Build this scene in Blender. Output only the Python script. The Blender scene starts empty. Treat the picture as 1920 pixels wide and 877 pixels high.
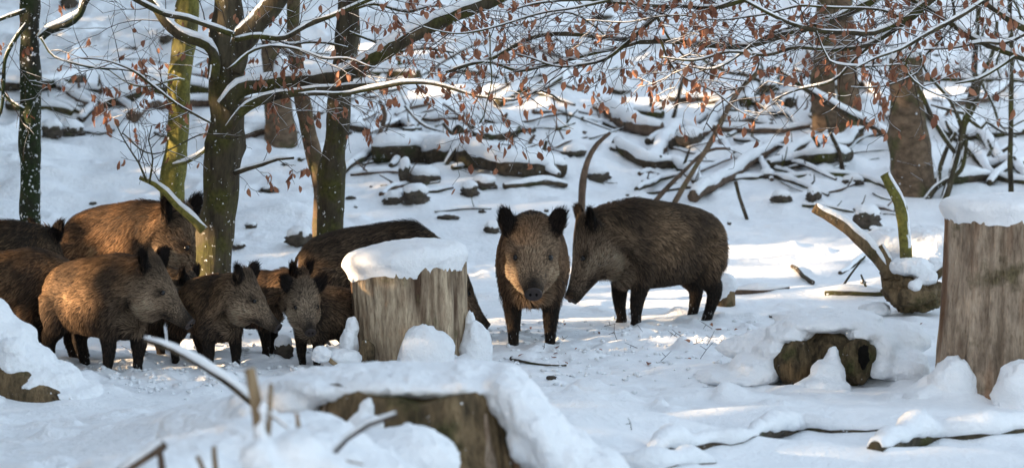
import bpy, math, random
import numpy as np
from mathutils import Vector, Matrix
random.seed(7); rng = np.random.default_rng(7)
SC = bpy.context.scene
COL = SC.collection
PI = math.pi

# ------------------------------------------------------------------ camera, sky, sun, exposure
CAM_H = 1.9; F = 5444.0; CX, CY, HORIZ = 960.0, 438.5, 86.0
cam = bpy.data.cameras.new('camera'); camo = bpy.data.objects.new('camera', cam); COL.objects.link(camo)
PITCH = math.atan((CY - HORIZ) / F)
camo.location = (0, 0, CAM_H); camo.rotation_euler = (PI / 2 - PITCH, 0, 0)
cam.sensor_width = 36.0; cam.lens = 36.0 * F / 1920.0; cam.clip_start = 0.5; cam.clip_end = 600
cam.dof.use_dof = True; cam.dof.focus_distance = 18.0; cam.dof.aperture_fstop = 2.9
SC.camera = camo
SUN_EL = math.radians(13.0); SUN_AZ = math.radians(-14.0)      # azimuth seen from -x, negative = towards the camera
S = Vector((-math.cos(SUN_EL) * math.cos(SUN_AZ), math.cos(SUN_EL) * math.sin(SUN_AZ), math.sin(SUN_EL)))  # towards the sun
w = bpy.data.worlds.new('World'); SC.world = w; w.use_nodes = True
nt = w.node_tree; bg = nt.nodes['Background']
sky = nt.nodes.new('ShaderNodeTexSky'); sky.sky_type = 'NISHITA'; sky.sun_disc = False
sky.sun_elevation = SUN_EL; sky.sun_rotation = math.atan2(S.x, S.y)
sky.air_density = 0.8; sky.dust_density = 3.0; sky.ozone_density = 0.3
hs_ = nt.nodes.new('ShaderNodeHueSaturation'); hs_.inputs['Saturation'].default_value = 0.64; hs_.inputs['Hue'].default_value = 0.486   # thin high haze pales the blue
nt.links.new(sky.outputs[0], hs_.inputs['Color']); nt.links.new(hs_.outputs[0], bg.inputs[0]); bg.inputs[1].default_value = 0.15
sun = bpy.data.lights.new('sun', 'SUN'); suno = bpy.data.objects.new('sun', sun); COL.objects.link(suno)
sun.energy = 4.2; sun.angle = math.radians(0.6); sun.color = (1.0, 0.72, 0.44)
suno.rotation_euler = S.to_track_quat('Z', 'Y').to_euler(); suno.location = (-8, 10, 12)
SC.view_settings.view_transform = 'Standard'; SC.view_settings.look = 'None'; SC.view_settings.gamma = 1.0
SC.view_settings.exposure = 2.05
SC.render.engine = 'CYCLES'
SC.cycles.use_denoising = True
SC.cycles.max_bounces = 6; SC.cycles.diffuse_bounces = 4; SC.cycles.glossy_bounces = 2; SC.cycles.transmission_bounces = 2
SC.cycles.caustics_reflective = False; SC.cycles.caustics_refractive = False

# ------------------------------------------------------------------ noise and geometry helpers
def _h(ix, iy, iz, seed):
    n = (ix.astype(np.int64) * 374761393 + iy.astype(np.int64) * 668265263 + iz.astype(np.int64) * 2147483647 + seed * 1274126177) & 0xffffffff
    n = ((n ^ (n >> 13)) * 1274126177) & 0xffffffff
    n = (n ^ (n >> 16)) & 0xffffffff
    return n.astype(np.float64) / 2147483648.0 - 1.0
def vnoise(p, seed=0):
    i = np.floor(p); f = p - i; f = f * f * f * (f * (f * 6 - 15) + 10); i = i.astype(np.int64)
    r = 0
    for a in (0, 1):
        wx = f[:, 0] if a else 1 - f[:, 0]
        for b in (0, 1):
            wy = f[:, 1] if b else 1 - f[:, 1]
            for c in (0, 1):
                wz = f[:, 2] if c else 1 - f[:, 2]
                r = r + wx * wy * wz * _h(i[:, 0] + a, i[:, 1] + b, i[:, 2] + c, seed)
    return r
def fbm(p, octv=3, seed=0, gain=0.5):
    p = np.asarray(p, float); r = 0; a = 1.0; t = 0
    for k in range(octv):
        r = r + a * vnoise(p * (2.0 ** k) + 17.3 * k, seed + k); t += a; a *= gain
    return r / t
def fbm2(x, y, octv=3, seed=0, gain=0.5):
    return fbm(np.stack([x, y, np.zeros_like(x)], 1), octv, seed, gain)

def mesh_np(name, V, polys, mat, smooth=True):
    """polys: list of (array of shape (n,k)) blocks or list of index lists"""
    me = bpy.data.meshes.new(name)
    V = np.asarray(V, dtype=np.float32)
    if len(polys) and isinstance(polys[0], np.ndarray):
        loops = np.concatenate([q.ravel() for q in polys]).astype(np.int32)
        tot = np.concatenate([np.full(len(q), q.shape[1]) for q in polys]).astype(np.int32)
    else:
        loops = np.array([i for f in polys for i in f], dtype=np.int32)
        tot = np.array([len(f) for f in polys], dtype=np.int32)
    start = np.concatenate([[0], np.cumsum(tot)[:-1]]).astype(np.int32)
    me.vertices.add(len(V)); me.vertices.foreach_set('co', V.ravel())
    me.loops.add(len(loops)); me.loops.foreach_set('vertex_index', loops)
    me.polygons.add(len(tot)); me.polygons.foreach_set('loop_start', start)
    try: me.polygons.foreach_set('loop_total', tot)
    except Exception: pass
    me.update(calc_edges=True); me.validate()
    me.polygons.foreach_set('use_smooth', np.full(len(me.polygons), smooth, dtype=bool))
    if mat: me.materials.append(mat)
    me.update()
    return me
class Geo:
    def __init__(s): s.v = []; s.f = []
    def add(s, V, Fs):
        o = len(s.v); s.v.extend([tuple(q) for q in V]); s.f.extend([[i + o for i in f] for f in Fs])
    def obj(s, name, mat, parent=None, smooth=True, **tags):
        if not s.v: return None
        V = np.array(s.v, float)
        base = parent_base(parent) if parent else Vector((0, 0, 0))
        me = mesh_np(name, V - np.array(base), s.f, mat, smooth)
        return link(name, me, parent, **tags)
BASE = {}
def parent_base(p):
    b = Vector((0, 0, 0))
    while p is not None:
        b += p.location; p = p.parent
    return b
def link(name, me, parent=None, **tags):
    o = bpy.data.objects.new(name, me); COL.objects.link(o)
    if parent: o.parent = parent
    for k, v in tags.items():
        if v: o[k] = v
    return o
def thing(name, label, cat, loc, group=None, rz=0):
    o = bpy.data.objects.new(name, None); COL.objects.link(o); o.location = loc; o.rotation_euler = (0, 0, rz)
    o['label'] = label; o['category'] = cat; o.empty_display_size = 0.1
    if group: o['group'] = group
    return o

def catmull(P, step=0.08, extra=None):
    """resample a polyline (rows of xyz + radius...) smoothly"""
    P = np.asarray(P, float)
    if len(P) == 2: 
        n = max(2, int(np.linalg.norm(P[1, :3] - P[0, :3]) / step) + 1)
        t = np.linspace(0, 1, n)[:, None]; return P[0] * (1 - t) + P[1] * t
    Q = np.vstack([2 * P[0] - P[1], P, 2 * P[-1] - P[-2]]); out = []
    for i in range(1, len(Q) - 2):
        p0, p1, p2, p3 = Q[i - 1:i + 3]
        n = max(1, int(np.linalg.norm(p2[:3] - p1[:3]) / step))
        for k in range(n):
            t = k / n
            out.append(0.5 * (2 * p1 + (p2 - p0) * t + (2 * p0 - 5 * p1 + 4 * p2 - p3) * t * t + (3 * p1 - p0 - 3 * p2 + p3) * t ** 3))
    out.append(Q[-2]); return np.array(out)

def frames(C):
    T = np.gradient(C, axis=0); T /= np.linalg.norm(T, axis=1)[:, None] + 1e-9
    up = np.array([0, 0, 1.0]) if abs(T[0][2]) < 0.9 else np.array([0, 1.0, 0])
    U = []; u = up - T[0] * up.dot(T[0]); u /= np.linalg.norm(u)
    for t in T:
        u = u - t * u.dot(t); u /= np.linalg.norm(u) + 1e-9; U.append(u)
    U = np.array(U); return T, U, np.cross(T, U)

def tube(P, n=10, rough=0.0, seed=0, rscale=6.0, caps=True, flute=0.0, endflat=True):
    """P rows: x y z r."""
    P = np.asarray(P, float); C = P[:, :3]; R = P[:, 3]
    T, U, W = frames(C); a = np.linspace(0, 2 * PI, n, endpoint=False)
    ring = (np.cos(a)[None, :, None] * W[:, None, :] + np.sin(a)[None, :, None] * U[:, None, :])
    pos = C[:, None, :] + ring * R[:, None, None]
    if rough:
        nn = fbm(pos.reshape(-1, 3) * rscale * np.array([1, 1, 0.6]), 3, seed).reshape(len(C), n)
        pos = pos + ring * (R[:, None, None] * rough * nn[:, :, None])
    if flute:
        fl = fbm(np.stack([np.cos(a) * 3, np.sin(a) * 3, a * 0], 1), 3, seed + 5)
        pos = pos + ring * (R[:, None] * flute * fl[None, :])[:, :, None]
    V = list(map(tuple, pos.reshape(-1, 3))); m = len(C); Fs = []
    for i in range(m - 1):
        for j in range(n):
            Fs.append([i * n + j, i * n + (j + 1) % n, (i + 1) * n + (j + 1) % n, (i + 1) * n + j])
    if caps:
        b = len(V); V.append(tuple(C[0] - T[0] * R[0] * (0.05 if endflat else 0.6))); V.append(tuple(C[-1] + T[-1] * R[-1] * (0.05 if endflat else 0.6)))
        for j in range(n):
            Fs.append([b, (j + 1) % n, j]); Fs.append([b + 1, (m - 1) * n + j, (m - 1) * n + (j + 1) % n])
    return V, Fs

def snowcap(P, t, seed=0, span=75, n=7, lump=0.45, freq=5.0, drop=0.0, patchy=0.0):
    """snow lying on the upper side of a limb: P rows x y z r, t thickness"""
    P = np.asarray(P, float); C = P[:, :3]; R = P[:, 3]
    T = np.gradient(C, axis=0); T /= np.linalg.norm(T, axis=1)[:, None] + 1e-9
    horiz = np.sqrt(np.clip(1 - T[:, 2] ** 2, 0, 1))
    up = np.array([0, 0, 1.0])[None] - T * T[:, 2:3]; up /= np.linalg.norm(up, axis=1)[:, None] + 1e-6
    side = np.cross(T, up)
    m = len(C); k = np.arange(m)
    endf = np.clip(np.minimum(k, m - 1 - k) / max(1.5, min(5, m / 3.2)), 0.0, 1) ** 0.6
    th = t * np.clip((horiz - 0.35) / 0.5, 0, 1) * (1 + lump * fbm(C * freq, 3, seed)) * np.maximum(endf, 0.05)
    if patchy: th = th * np.clip(0.5 + patchy * 4 * fbm(C * freq * 0.5, 2, seed + 9) + 0.5, 0, 1)
    A = math.radians(span); a = np.linspace(-A, A, n)
    prof = np.cos(a / A * PI / 2 * 0.97) ** 0.55
    wob = 1 + 0.35 * fbm(np.stack([C[:, 0] * freq * 2, C[:, 1] * freq * 2, C[:, 2] * freq * 2], 1), 2, seed + 3)
    V = []; Fs = []; ri = .95 if patchy else 1.0
    for i in range(m):
        ai = a * min(1.25, max(0.6, wob[i]))
        outer = C[i] + (np.sin(ai)[:, None] * side[i] + np.cos(ai)[:, None] * up[i]) * (R[i] * ri + th[i] * prof)[:, None]
        inner = C[i] + (np.sin(ai[::-1])[:, None] * side[i] + np.cos(ai[::-1])[:, None] * up[i]) * (R[i] * 0.86)
        V += [tuple(q) for q in outer] + [tuple(q) for q in inner]
    q = 2 * n
    V = np.array(V); V[:, :] += 0.12 * t * np.stack([fbm(V * freq * 4, 2, seed + 20 + c) for c in range(3)], 1)
    for i in range(m - 1):
        for j in range(q):
            Fs.append([i * q + j, i * q + (j + 1) % q, (i + 1) * q + (j + 1) % q, (i + 1) * q + j])
    Fs.append(list(range(q))[::-1]); Fs.append([(m - 1) * q + j for j in range(q)])
    return V, [f[::-1] for f in Fs]

def blob(c, r, seed=0, nu=18, nv=12, amp=0.15, freq=3.0, flat_bottom=None, power=1.0):
    """lumpy closed ellipsoid"""
    V = []; Fs = []; r = np.array(r, float)
    for i in range(nv + 1):
        th = PI * i / nv
        for j in range(nu):
            ph = 2 * PI * j / nu
            V.append((math.sin(th) * math.cos(ph), math.sin(th) * math.sin(ph), math.cos(th)))
    V = np.array(V); V = np.sign(V) * np.abs(V) ** power
    d = 1 + amp * fbm(V * freq * 0.7 + seed * 3.1, 3, seed)
    V = V * d[:, None] * r
    if flat_bottom is not None: V[:, 2] = np.maximum(V[:, 2], flat_bottom)
    V = V + np.array(c)
    for i in range(nv):
        for j in range(nu):
            Fs.append([i * nu + j, (i + 1) * nu + j, (i + 1) * nu + (j + 1) % nu, i * nu + (j + 1) % nu])
    return V, Fs

# ------------------------------------------------------------------ pixel rays (photograph pixels) meeting the real ground
cp, sp_ = math.cos(PITCH), math.sin(PITCH)
def ray(px, py):
    a = (px - CX) / F; b = (CY - py) / F
    return Vector((a, cp + b * sp_, -sp_ + b * cp))
def at(px, py, Y):
    d = ray(px, py); return Vector((0, 0, CAM_H)) + d * (Y / d.y)
def ppm(Y): return F / Y

MOUNDS = []     # x, y, amp, sx, sy
def H(x, y):
    x = np.asarray(x, float); y = np.asarray(y, float); sh = x.shape; x = x.ravel(); y = y.ravel()
    wd = 1.2
    z = 0.2 * wd * np.logaddexp(0, (y - 24.0) / wd)
    hill = 1 / (1 + np.exp(-(y - 24.0) / 1.0))
    near = np.clip((14.0 - y) / 5, 0, 1)
    z = z + 0.03 * fbm2(x * 0.5, y * 0.5, 3, 1) * (1 - hill) + (0.20 * fbm2(x * 0.55, y * 0.5, 3, 2) + 0.085 * fbm2(x * 2.0, y * 2.6, 3, 14)) * hill * np.clip((y - 23.5) / 3, .25, 1)
    rid = 1 - np.abs(fbm2(x * 0.9 + 3, y * 1.3, 3, 4))
    z = z + hill * 0.15 * (rid ** 3 - 0.5) * np.clip((y - 25.5) / 2, 0.2, 1)
    tr = np.clip(fbm2(x * 0.7 + 9, y * 0.7, 2, 11) * 1.5 + 0.5, 0, 1)
    z = z + 0.022 * fbm2(x * 3.0, y * 2.2, 3, 6) * (0.35 + 0.9 * tr) + 0.006 * fbm2(x * 14, y * 12, 2, 8) * (0.3 + tr)
    lump = np.clip(fbm2(x * 5 + 2, y * 4, 2, 21) - 0.25, 0, 1)
    z = z + 0.06 * lump * (0.3 + tr)
    near2 = np.exp(-((y - 17.8) / 1.6) ** 2); z = z + near2 * (0.010 * fbm2(x * 9 + 4, y * 6, 3, 41) + .022 * np.clip(fbm2(x * 11, y * 9 + 3, 2, 43) - .2, 0, 1))
    if MOUNDS:
        M = np.array(MOUNDS); x0, x1, y0, y1 = x.min(), x.max(), y.min(), y.max()
        M = M[(M[:, 0] + 3 * M[:, 3] > x0) & (M[:, 0] - 3 * M[:, 3] < x1) & (M[:, 1] + 3 * M[:, 4] > y0) & (M[:, 1] - 3 * M[:, 4] < y1)]
        for (mx, my, am, sx, sy) in M:
            k = np.nonzero((np.abs(y - my) < 3 * sy) & (np.abs(x - mx) < 3 * sx))[0]
            if len(k): z[k] += am * np.exp(-((x[k] - mx) / sx) ** 2 - ((y[k] - my) / sy) ** 2)
    return z.reshape(sh)
def Hs(x, y): return float(H(np.array([x]), np.array([y]))[0])
_gc = {}
def g(px, py, lift=0.0):
    """ground point seen at photograph pixel px, py"""
    d = ray(px, py); ts = np.arange(7.0, 60.0, 0.02)
    X = d.x * ts; Y = d.y * ts; Z = CAM_H + d.z * ts
    hit = np.nonzero(Z < H(X, Y))[0]
    i = hit[0] if len(hit) else len(ts) - 1
    return Vector((X[i], Y[i], Z[i] + lift))

# ------------------------------------------------------------------ materials
def newmat(name):
    m = bpy.data.materials.new(name); m.use_nodes = True
    return m, m.node_tree, m.node_tree.nodes['Principled BSDF']
def N(t, k, **kw):
    n = t.nodes.new(k)
    for a, b in kw.items(): setattr(n, a, b)
    return n
def noise(t, scale, detail=4, rough=0.55, vec=None, stretch=None):
    n = N(t, 'ShaderNodeTexNoise'); n.inputs['Scale'].default_value = scale; n.inputs['Detail'].default_value = detail; n.inputs['Roughness'].default_value = rough
    if vec is None:
        tc = N(t, 'ShaderNodeTexCoord'); vec = tc.outputs['Object']
    if stretch:
        mp = N(t, 'ShaderNodeMapping'); mp.inputs['Scale'].default_value = stretch; t.links.new(vec, mp.inputs[0]); vec = mp.outputs[0]
    t.links.new(vec, n.inputs['Vector']); return n
def ramp(t, fac, stops):
    r = N(t, 'ShaderNodeValToRGB'); e = r.color_ramp.elements
    while len(e) > 1: e.remove(e[-1])
    e[0].position = stops[0][0]; e[0].color = (*stops[0][1], 1)
    for p, c in stops[1:]:
        q = e.new(p); q.color = (*c, 1)
    t.links.new(fac, r.inputs[0]); return r
def mix(t, fac, a, b):
    m = N(t, 'ShaderNodeMix', data_type='RGBA')
    if hasattr(fac, 'links') or not isinstance(fac, (int, float)): t.links.new(fac, m.inputs[0])
    else: m.inputs[0].default_value = fac
    for s_, v in ((m.inputs[6], a), (m.inputs[7], b)):
        if isinstance(v, tuple): s_.default_value = (*v, 1)
        else: t.links.new(v, s_)
    return m.outputs[2]
def bump(t, bs, h, strength, dist, prev=None):
    b = N(t, 'ShaderNodeBump'); b.inputs['Strength'].default_value = strength; b.inputs['Distance'].default_value = dist
    t.links.new(h, b.inputs['Height'])
    if prev: t.links.new(prev, b.inputs['Normal'])
    t.links.new(b.outputs[0], bs.inputs['Normal']); return b.outputs[0]

def snow_mat(name, fine=1.0):
    m, t, b = newmat(name)
    n1 = noise(t, 6, 4); b.inputs['Roughness'].default_value = 0.6
    r = ramp(t, n1.outputs[0], [(0.3, (0.82, 0.84, 0.87)), (0.7, (0.9, 0.91, 0.93))])
    t.links.new(r.outputs[0], b.inputs['Base Color'])
    b.inputs['Specular IOR Level'].default_value = 0.25
    n2 = noise(t, 22, 5, 0.6); n3 = noise(t, 140, 3, 0.6)
    p = bump(t, b, n2.outputs[0], 0.5 * fine, 0.03); bump(t, b, n3.outputs[0], 0.35 * fine, 0.006, p)
    return m
M_SNOW = snow_mat('snow', 1.6)
M_GROUND = snow_mat('ground_snow', 1.3)

def bark_mat(name, dark, light, moss=None, mossamt=0.0, fleck=0.0, scale=14, stretch=(1, 1, 0.25), bumpd=0.02, rough=0.9, streak=None, grain=False):
    m, t, b = newmat(name)
    tc = N(t, 'ShaderNodeTexCoord').outputs['Object']
    n1 = noise(t, scale, 6, 0.65, tc, stretch); r = ramp(t, n1.outputs[0], [(0.32, dark), (0.5, tuple(0.5 * (a + c) for a, c in zip(dark, light))), (0.68, light)])
    col = r.outputs[0]
    if streak:
        n4 = noise(t, 7, 3, 0.5, tc, (1, 1, 0.12)); r4 = ramp(t, n4.outputs[0], [(0.5, (0, 0, 0)), (0.62, (1, 1, 1))])
        col = mix(t, r4.outputs[0], col, streak)
    if moss:
        n2 = noise(t, 3.5, 5, 0.6, tc); r2 = ramp(t, n2.outputs[0], [(0.62 - 0.35 * mossamt, (0, 0, 0)), (0.72 - 0.3 * mossamt, (1, 1, 1))])
        n5 = noise(t, 40, 3, 0.6, tc); r5 = ramp(t, n5.outputs[0], [(0.3, tuple(0.4 * c for c in moss)), (0.7, moss)])
        col = mix(t, r2.outputs[0], col, r5.outputs[0])
    if fleck:
        n3 = noise(t, 26, 4, 0.7, tc); r3 = ramp(t, n3.outputs[0], [(0.69 - 0.14 * fleck, (0, 0, 0)), (0.72 - 0.14 * fleck, (1, 1, 1))])
        col = mix(t, r3.outputs[0], col, (0.82, 0.84, 0.87))
    if streak or grain:
        n7 = noise(t, 85, 5, 0.75, tc, (1, 1, 0.16)); r7 = ramp(t, n7.outputs[0], [(0.36, (.42, .37, .33)), (0.46, (.9, .88, .86)), (0.64, (1.25, 1.25, 1.25))])
        mm = N(t, 'ShaderNodeMix', data_type='RGBA', blend_type='MULTIPLY'); mm.inputs[0].default_value = .7; t.links.new(col, mm.inputs[6]); t.links.new(r7.outputs[0], mm.inputs[7]); col = mm.outputs[2]
        n8 = noise(t, 3.2, 5, 0.6, tc, (1, 1, .5)); r8 = ramp(t, n8.outputs[0], [(0.35, (.68, .63, .58)), (0.62, (1.12, 1.1, 1.08))]); m8 = N(t, 'ShaderNodeMix', data_type='RGBA', blend_type='MULTIPLY'); m8.inputs[0].default_value = .8; t.links.new(col, m8.inputs[6]); t.links.new(r8.outputs[0], m8.inputs[7]); col = m8.outputs[2]
    t.links.new(col, b.inputs['Base Color']); b.inputs['Roughness'].default_value = rough
    b.inputs['Specular IOR Level'].default_value = 0.2
    p = bump(t, b, n1.outputs[0], 0.9, bumpd); n6 = noise(t, scale * 5, 4, 0.6, tc, stretch); bump(t, b, n6.outputs[0], 0.5, bumpd * 0.3, p)
    return m
M_BARK_DARK = bark_mat('dark_bark', (0.016, 0.013, 0.009), (0.095, 0.078, 0.05), (0.085, 0.082, 0.025), 0.38, 0.3)
M_BARK_FLECK = bark_mat('snow_flecked_bark', (0.014, 0.014, 0.011), (0.05, 0.045, 0.033), (0.035, 0.05, 0.02), 0.6, .55)
M_BARK_MOSS = bark_mat('mossy_bark', (0.05, 0.045, 0.02), (0.14, 0.13, 0.05), (0.22, 0.20, 0.05), 0.7, 0.25)
M_BARK_BROWN = bark_mat('brown_trunk_bark', (0.065, 0.044, 0.028), (0.21, 0.145, 0.095), (0.12, 0.11, 0.05), 0.3, 0.0, 10, (1, 1, 1.8))
M_LOG = bark_mat('log_bark', (0.022, 0.017, 0.012), (0.10, 0.075, 0.05), (0.06, 0.06, 0.025), 0.3, 0.25, 18, (1, 1, 1))
M_LOGRED = bark_mat('red_brown_bark', (0.05, 0.034, 0.025), (0.17, 0.115, 0.08), None, 0, 0.0, 20, (1, 1, 0.5))
M_WOOD = bark_mat('weathered_stump_wood', (0.28, 0.20, 0.135), (0.66, 0.55, 0.40), (0.2, 0.18, 0.09), 0.05, 0.0, 20, (1, 1, 0.2), 0.035, 0.8, (0.09, 0.055, 0.035))
M_WOODGREY = bark_mat('grey_stump_wood', (0.16, 0.12, 0.088), (0.47, 0.38, 0.29), (0.17, 0.14, 0.08), 0.15, 0.0, 13, (1, 1, 0.3), 0.035, 0.8, (0.20, 0.12, 0.075))
M_ROT = bark_mat('rotten_wood', (0.035, 0.028, 0.018), (0.26, 0.185, 0.105), (0.10, 0.09, 0.04), 0.22, 0.12, 12, (1, 1, 0.35), 0.05, grain=True)
M_OLDWOOD = bark_mat('old_furrowed_wood', (0.022, 0.017, 0.011), (0.17, 0.125, 0.07), (0.09, 0.09, 0.035), 0.25, 0.15, 22, (1, 1, 0.18), 0.05, grain=True)
M_STONE = bark_mat('stone', (0.035, 0.03, 0.025), (0.14, 0.11, 0.085), (0.06, 0.065, 0.03), 0.45, 0.3, 9, (1, 1, 1), 0.03)
M_TWIG = bark_mat('twig_bark', (0.022, 0.015, 0.012), (0.075, 0.052, 0.040), None, 0, 0.0, 30, (1, 1, 1), 0.002)
M_PALEWOOD = bark_mat('pale_twig_wood', (0.14, 0.09, 0.05), (0.34, 0.25, 0.15), None, 0, 0.0, 25, (1, 1, 0.3), 0.004)

def leaf_mat(name, c1, c2):
    m, t, b = newmat(name)
    oi = N(t, 'ShaderNodeObjectInfo'); r = ramp(t, oi.outputs['Random'], [(0, c1), (1, c2)])
    t.links.new(r.outputs[0], b.inputs['Base Color']); b.inputs['Roughness'].default_value = 0.55
    tr = N(t, 'ShaderNodeBsdfTranslucent'); t.links.new(r.outputs[0], tr.inputs[0])
    mx = N(t, 'ShaderNodeMixShader'); mx.inputs[0].default_value = 0.4
    t.links.new(b.outputs[0], mx.inputs[1]); t.links.new(tr.outputs[0], mx.inputs[2])
    t.links.new(mx.outputs[0], t.nodes['Material Output'].inputs[0]); return m
M_LEAF = leaf_mat('beech_leaf', (0.19, 0.070, 0.038), (0.42, 0.19, 0.105))

def fur_mat():
    m, t, b = newmat('fur'); a = N(t, 'ShaderNodeVertexColor'); a.layer_name = 'col'
    t.links.new(a.outputs[0], b.inputs['Base Color']); b.inputs['Roughness'].default_value = 0.75; b.inputs['Specular IOR Level'].default_value = 0.10
    tr = N(t, 'ShaderNodeBsdfTranslucent'); t.links.new(a.outputs[0], tr.inputs[0])
    mx = N(t, 'ShaderNodeMixShader'); mx.inputs[0].default_value = 0.3
    t.links.new(b.outputs[0], mx.inputs[1]); t.links.new(tr.outputs[0], mx.inputs[2])
    t.links.new(mx.outputs[0], t.nodes['Material Output'].inputs[0]); return m
M_FUR = fur_mat()
def skin_mat():
    m, t, b = newmat('skin'); a = N(t, 'ShaderNodeVertexColor'); a.layer_name = 'col'
    n1 = noise(t, 90, 4, 0.7); r = ramp(t, n1.outputs[0], [(0.3, (0.35, 0.35, 0.35)), (0.7, (1, 1, 1))])
    mx = N(t, 'ShaderNodeMix', data_type='RGBA', blend_type='MULTIPLY'); mx.inputs[0].default_value = 1
    t.links.new(a.outputs[0], mx.inputs[6]); t.links.new(r.outputs[0], mx.inputs[7]); t.links.new(mx.outputs[2], b.inputs['Base Color'])
    b.inputs['Roughness'].default_value = 0.8; b.inputs['Specular IOR Level'].default_value = 0.2
    bump(t, b, n1.outputs[0], 0.8, 0.01); return m
M_SKIN = skin_mat()
def plain(name, c, rough=0.6, spec=0.5):
    m, t, b = newmat(name); n1 = noise(t, 60, 3); r = ramp(t, n1.outputs[0], [(0.3, tuple(0.7 * q for q in c)), (0.7, c)])
    t.links.new(r.outputs[0], b.inputs['Base Color']); b.inputs['Roughness'].default_value = rough; b.inputs['Specular IOR Level'].default_value = spec; return m
M_NOSE = plain('snout_skin', (0.035, 0.025, 0.023), 0.5, .3); M_EYE = plain('eye', (0.006, 0.004, 0.003), 0.25, 0.35)
M_DARK = plain('hole_shade', (0.006, 0.005, 0.004), 0.9, 0.1); M_HOOF = plain('hoof', (0.03, 0.025, 0.02), 0.5)  # M_DARK paints the shade inside the stump hole and nostrils
M_BLOCKER = plain('sun_blocker_green', (0.03, 0.05, 0.02), 0.7, 0.2)  # colour of the added sun-blocking foliage
#MARK_STRUCTURE
# ------------------------------------------------------------------ the ground: one sheet of snow
def flat(px, py): return (px - CX) / F * (CAM_H * F / (py - HORIZ)), CAM_H * F / (py - HORIZ)
def mound(px, py, amp, sx, sy):
    x, y = flat(px, py); MOUNDS.append((x, y, amp, sx, sy))
mound(1550, 655, 0.24, 0.42, 0.32); mound(1690, 700, .07, .35, .3); mound(1400, 700, 0.05, 0.5, 0.3); mound(1700, 690, 0.05, 0.4, 0.3)
mound(1780, 742, 0.14, 0.22, 0.25); mound(1905, 735, 0.12, 0.25, 0.2); mound(1100, 770, 0.09, 0.35, 0.25)
mound(1420, 800, 0.10, 0.6, 0.18); mound(1750, 810, 0.12, 0.6, 0.25); mound(1230, 860, 0.10, 0.5, 0.2); mound(1600, 870, 0.08, 0.9, 0.2)
mound(1240, 640, 0.05, 0.35, 0.2); mound(1000, 668, 0.035, 0.5, 0.12); mound(1680, 560, 0.12, 0.45, 0.5); mound(1440, 560, 0.05, 0.6, 0.25)
mound(1360, 750, 0.05, 0.3, 0.12); mound(800, 690, 0.06, 0.5, 0.2); mound(200, 760, 0.05, 0.5, 0.3); mound(400, 830, 0.06, 0.6, 0.3)
mound(1560, 620, 0.06, 0.5, 0.2); mound(700, 860, 0.25, 1.2, 0.9); mound(1080, 900, 0.12, 0.5, 0.5); mound(-60, 740, 0.35, 0.45, 0.6)
# trampled hoof prints and hollows round the boars
for k in range(380):
    px = rng.uniform(60, 1480); x, y = flat(px, rng.uniform(600, 790) if px > 640 else rng.uniform(640, 730))
    MOUNDS.append((x, y, -rng.uniform(0.02, 0.07) if k % 3 else rng.uniform(.015, .04), rng.uniform(0.03, 0.06), rng.uniform(0.04, 0.08)))
for k in range(120):
    x, y = flat(rng.uniform(0, 1900), rng.uniform(560, 860)); MOUNDS.append((x, y, rng.uniform(0.01, 0.04), rng.uniform(0.05, 0.16), rng.uniform(0.05, 0.12)))

def axis(dense_a, dense_b, step, far_a, far_b, grow=1.12):
    c = list(np.arange(dense_a, dense_b, step)); s = step; v = c[-1]
    while v < far_b: s *= grow; v += s; c.append(v)
    s = step; v = dense_a; lo = []
    while v > far_a: s *= grow; v -= s; lo.append(v)
    return np.array(lo[::-1] + c)
gx = axis(-6.3, 6.3, 0.027, -70, 70)
ya = np.arange(10.5, 21.0, 0.03); yb = np.arange(21.0, 37.0, 0.05)
gy = np.concatenate([axis(8.0, 10.5, 0.06, -25, 10.4)[:-1], ya, yb]); s_ = 0.05; v_ = gy[-1]; t_ = []
while v_ < 160: s_ *= 1.1; v_ += s_; t_.append(v_)
gy = np.concatenate([gy, t_]); gy = np.unique(gy)
GX, GY = np.meshgrid(gx, gy)
GZ = np.empty_like(GX)
for r0 in range(0, len(gy), 12): GZ[r0:r0 + 12] = H(GX[r0:r0 + 12], GY[r0:r0 + 12])
nx, ny = len(gx), len(gy); idx = np.arange(nx * ny).reshape(ny, nx)
Q = np.stack([idx[:-1, :-1], idx[:-1, 1:], idx[1:, 1:], idx[1:, :-1]], -1).reshape(-1, 4)
me = mesh_np('snow_ground', np.stack([GX, GY, GZ], -1).reshape(-1, 3), [Q], M_GROUND)
link('snow_ground', me, kind='structure')

# ------------------------------------------------------------------ unseen foliage added on the left to block the sun, gaps cut for patches
WINDOWS = []   # point, half width along y, half height
def sunspot(px, py, Y, wy, wz, onground=False):
    P = g(px, py) if onground else at(px, py, Y)
    WINDOWS.append((np.array(P), wy, wz))
sunspot(340, 445, 19.6, .22, .20); sunspot(265, 400, 20, .25, .12); sunspot(235, 425, 20.0, .22, .12); sunspot(320, 160, 21.0, .10, .8); sunspot(318, 300, 21, .1, .3)
sunspot(400, 465, 18.9, .10, .22); sunspot(130, 545, 17.1, .20, .17); sunspot(190, 600, 17.1, .13, .12); sunspot(175, 500, 17.1, .10, .06); sunspot(40, 500, 17.7, .3, .05)
sunspot(385, 522, 17.1, .14, .06); sunspot(110, 500, 17.0, .1, .06); sunspot(530, 30, 18.9, .1, .2); sunspot(505, 540, 17.8, .06, .1)
sunspot(400, 655, 0, .3, .05, True); sunspot(300, 668, 0, .2, .04, True); sunspot(560, 640, 0, .2, .04, True)
sunspot(1480, 470, 0, .55, .10, True); sunspot(1400, 512, 0, .35, .06, True); sunspot(1560, 540, 0, .15, .05, True); sunspot(1000, 510, 0, .25, .05, True)
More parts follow.
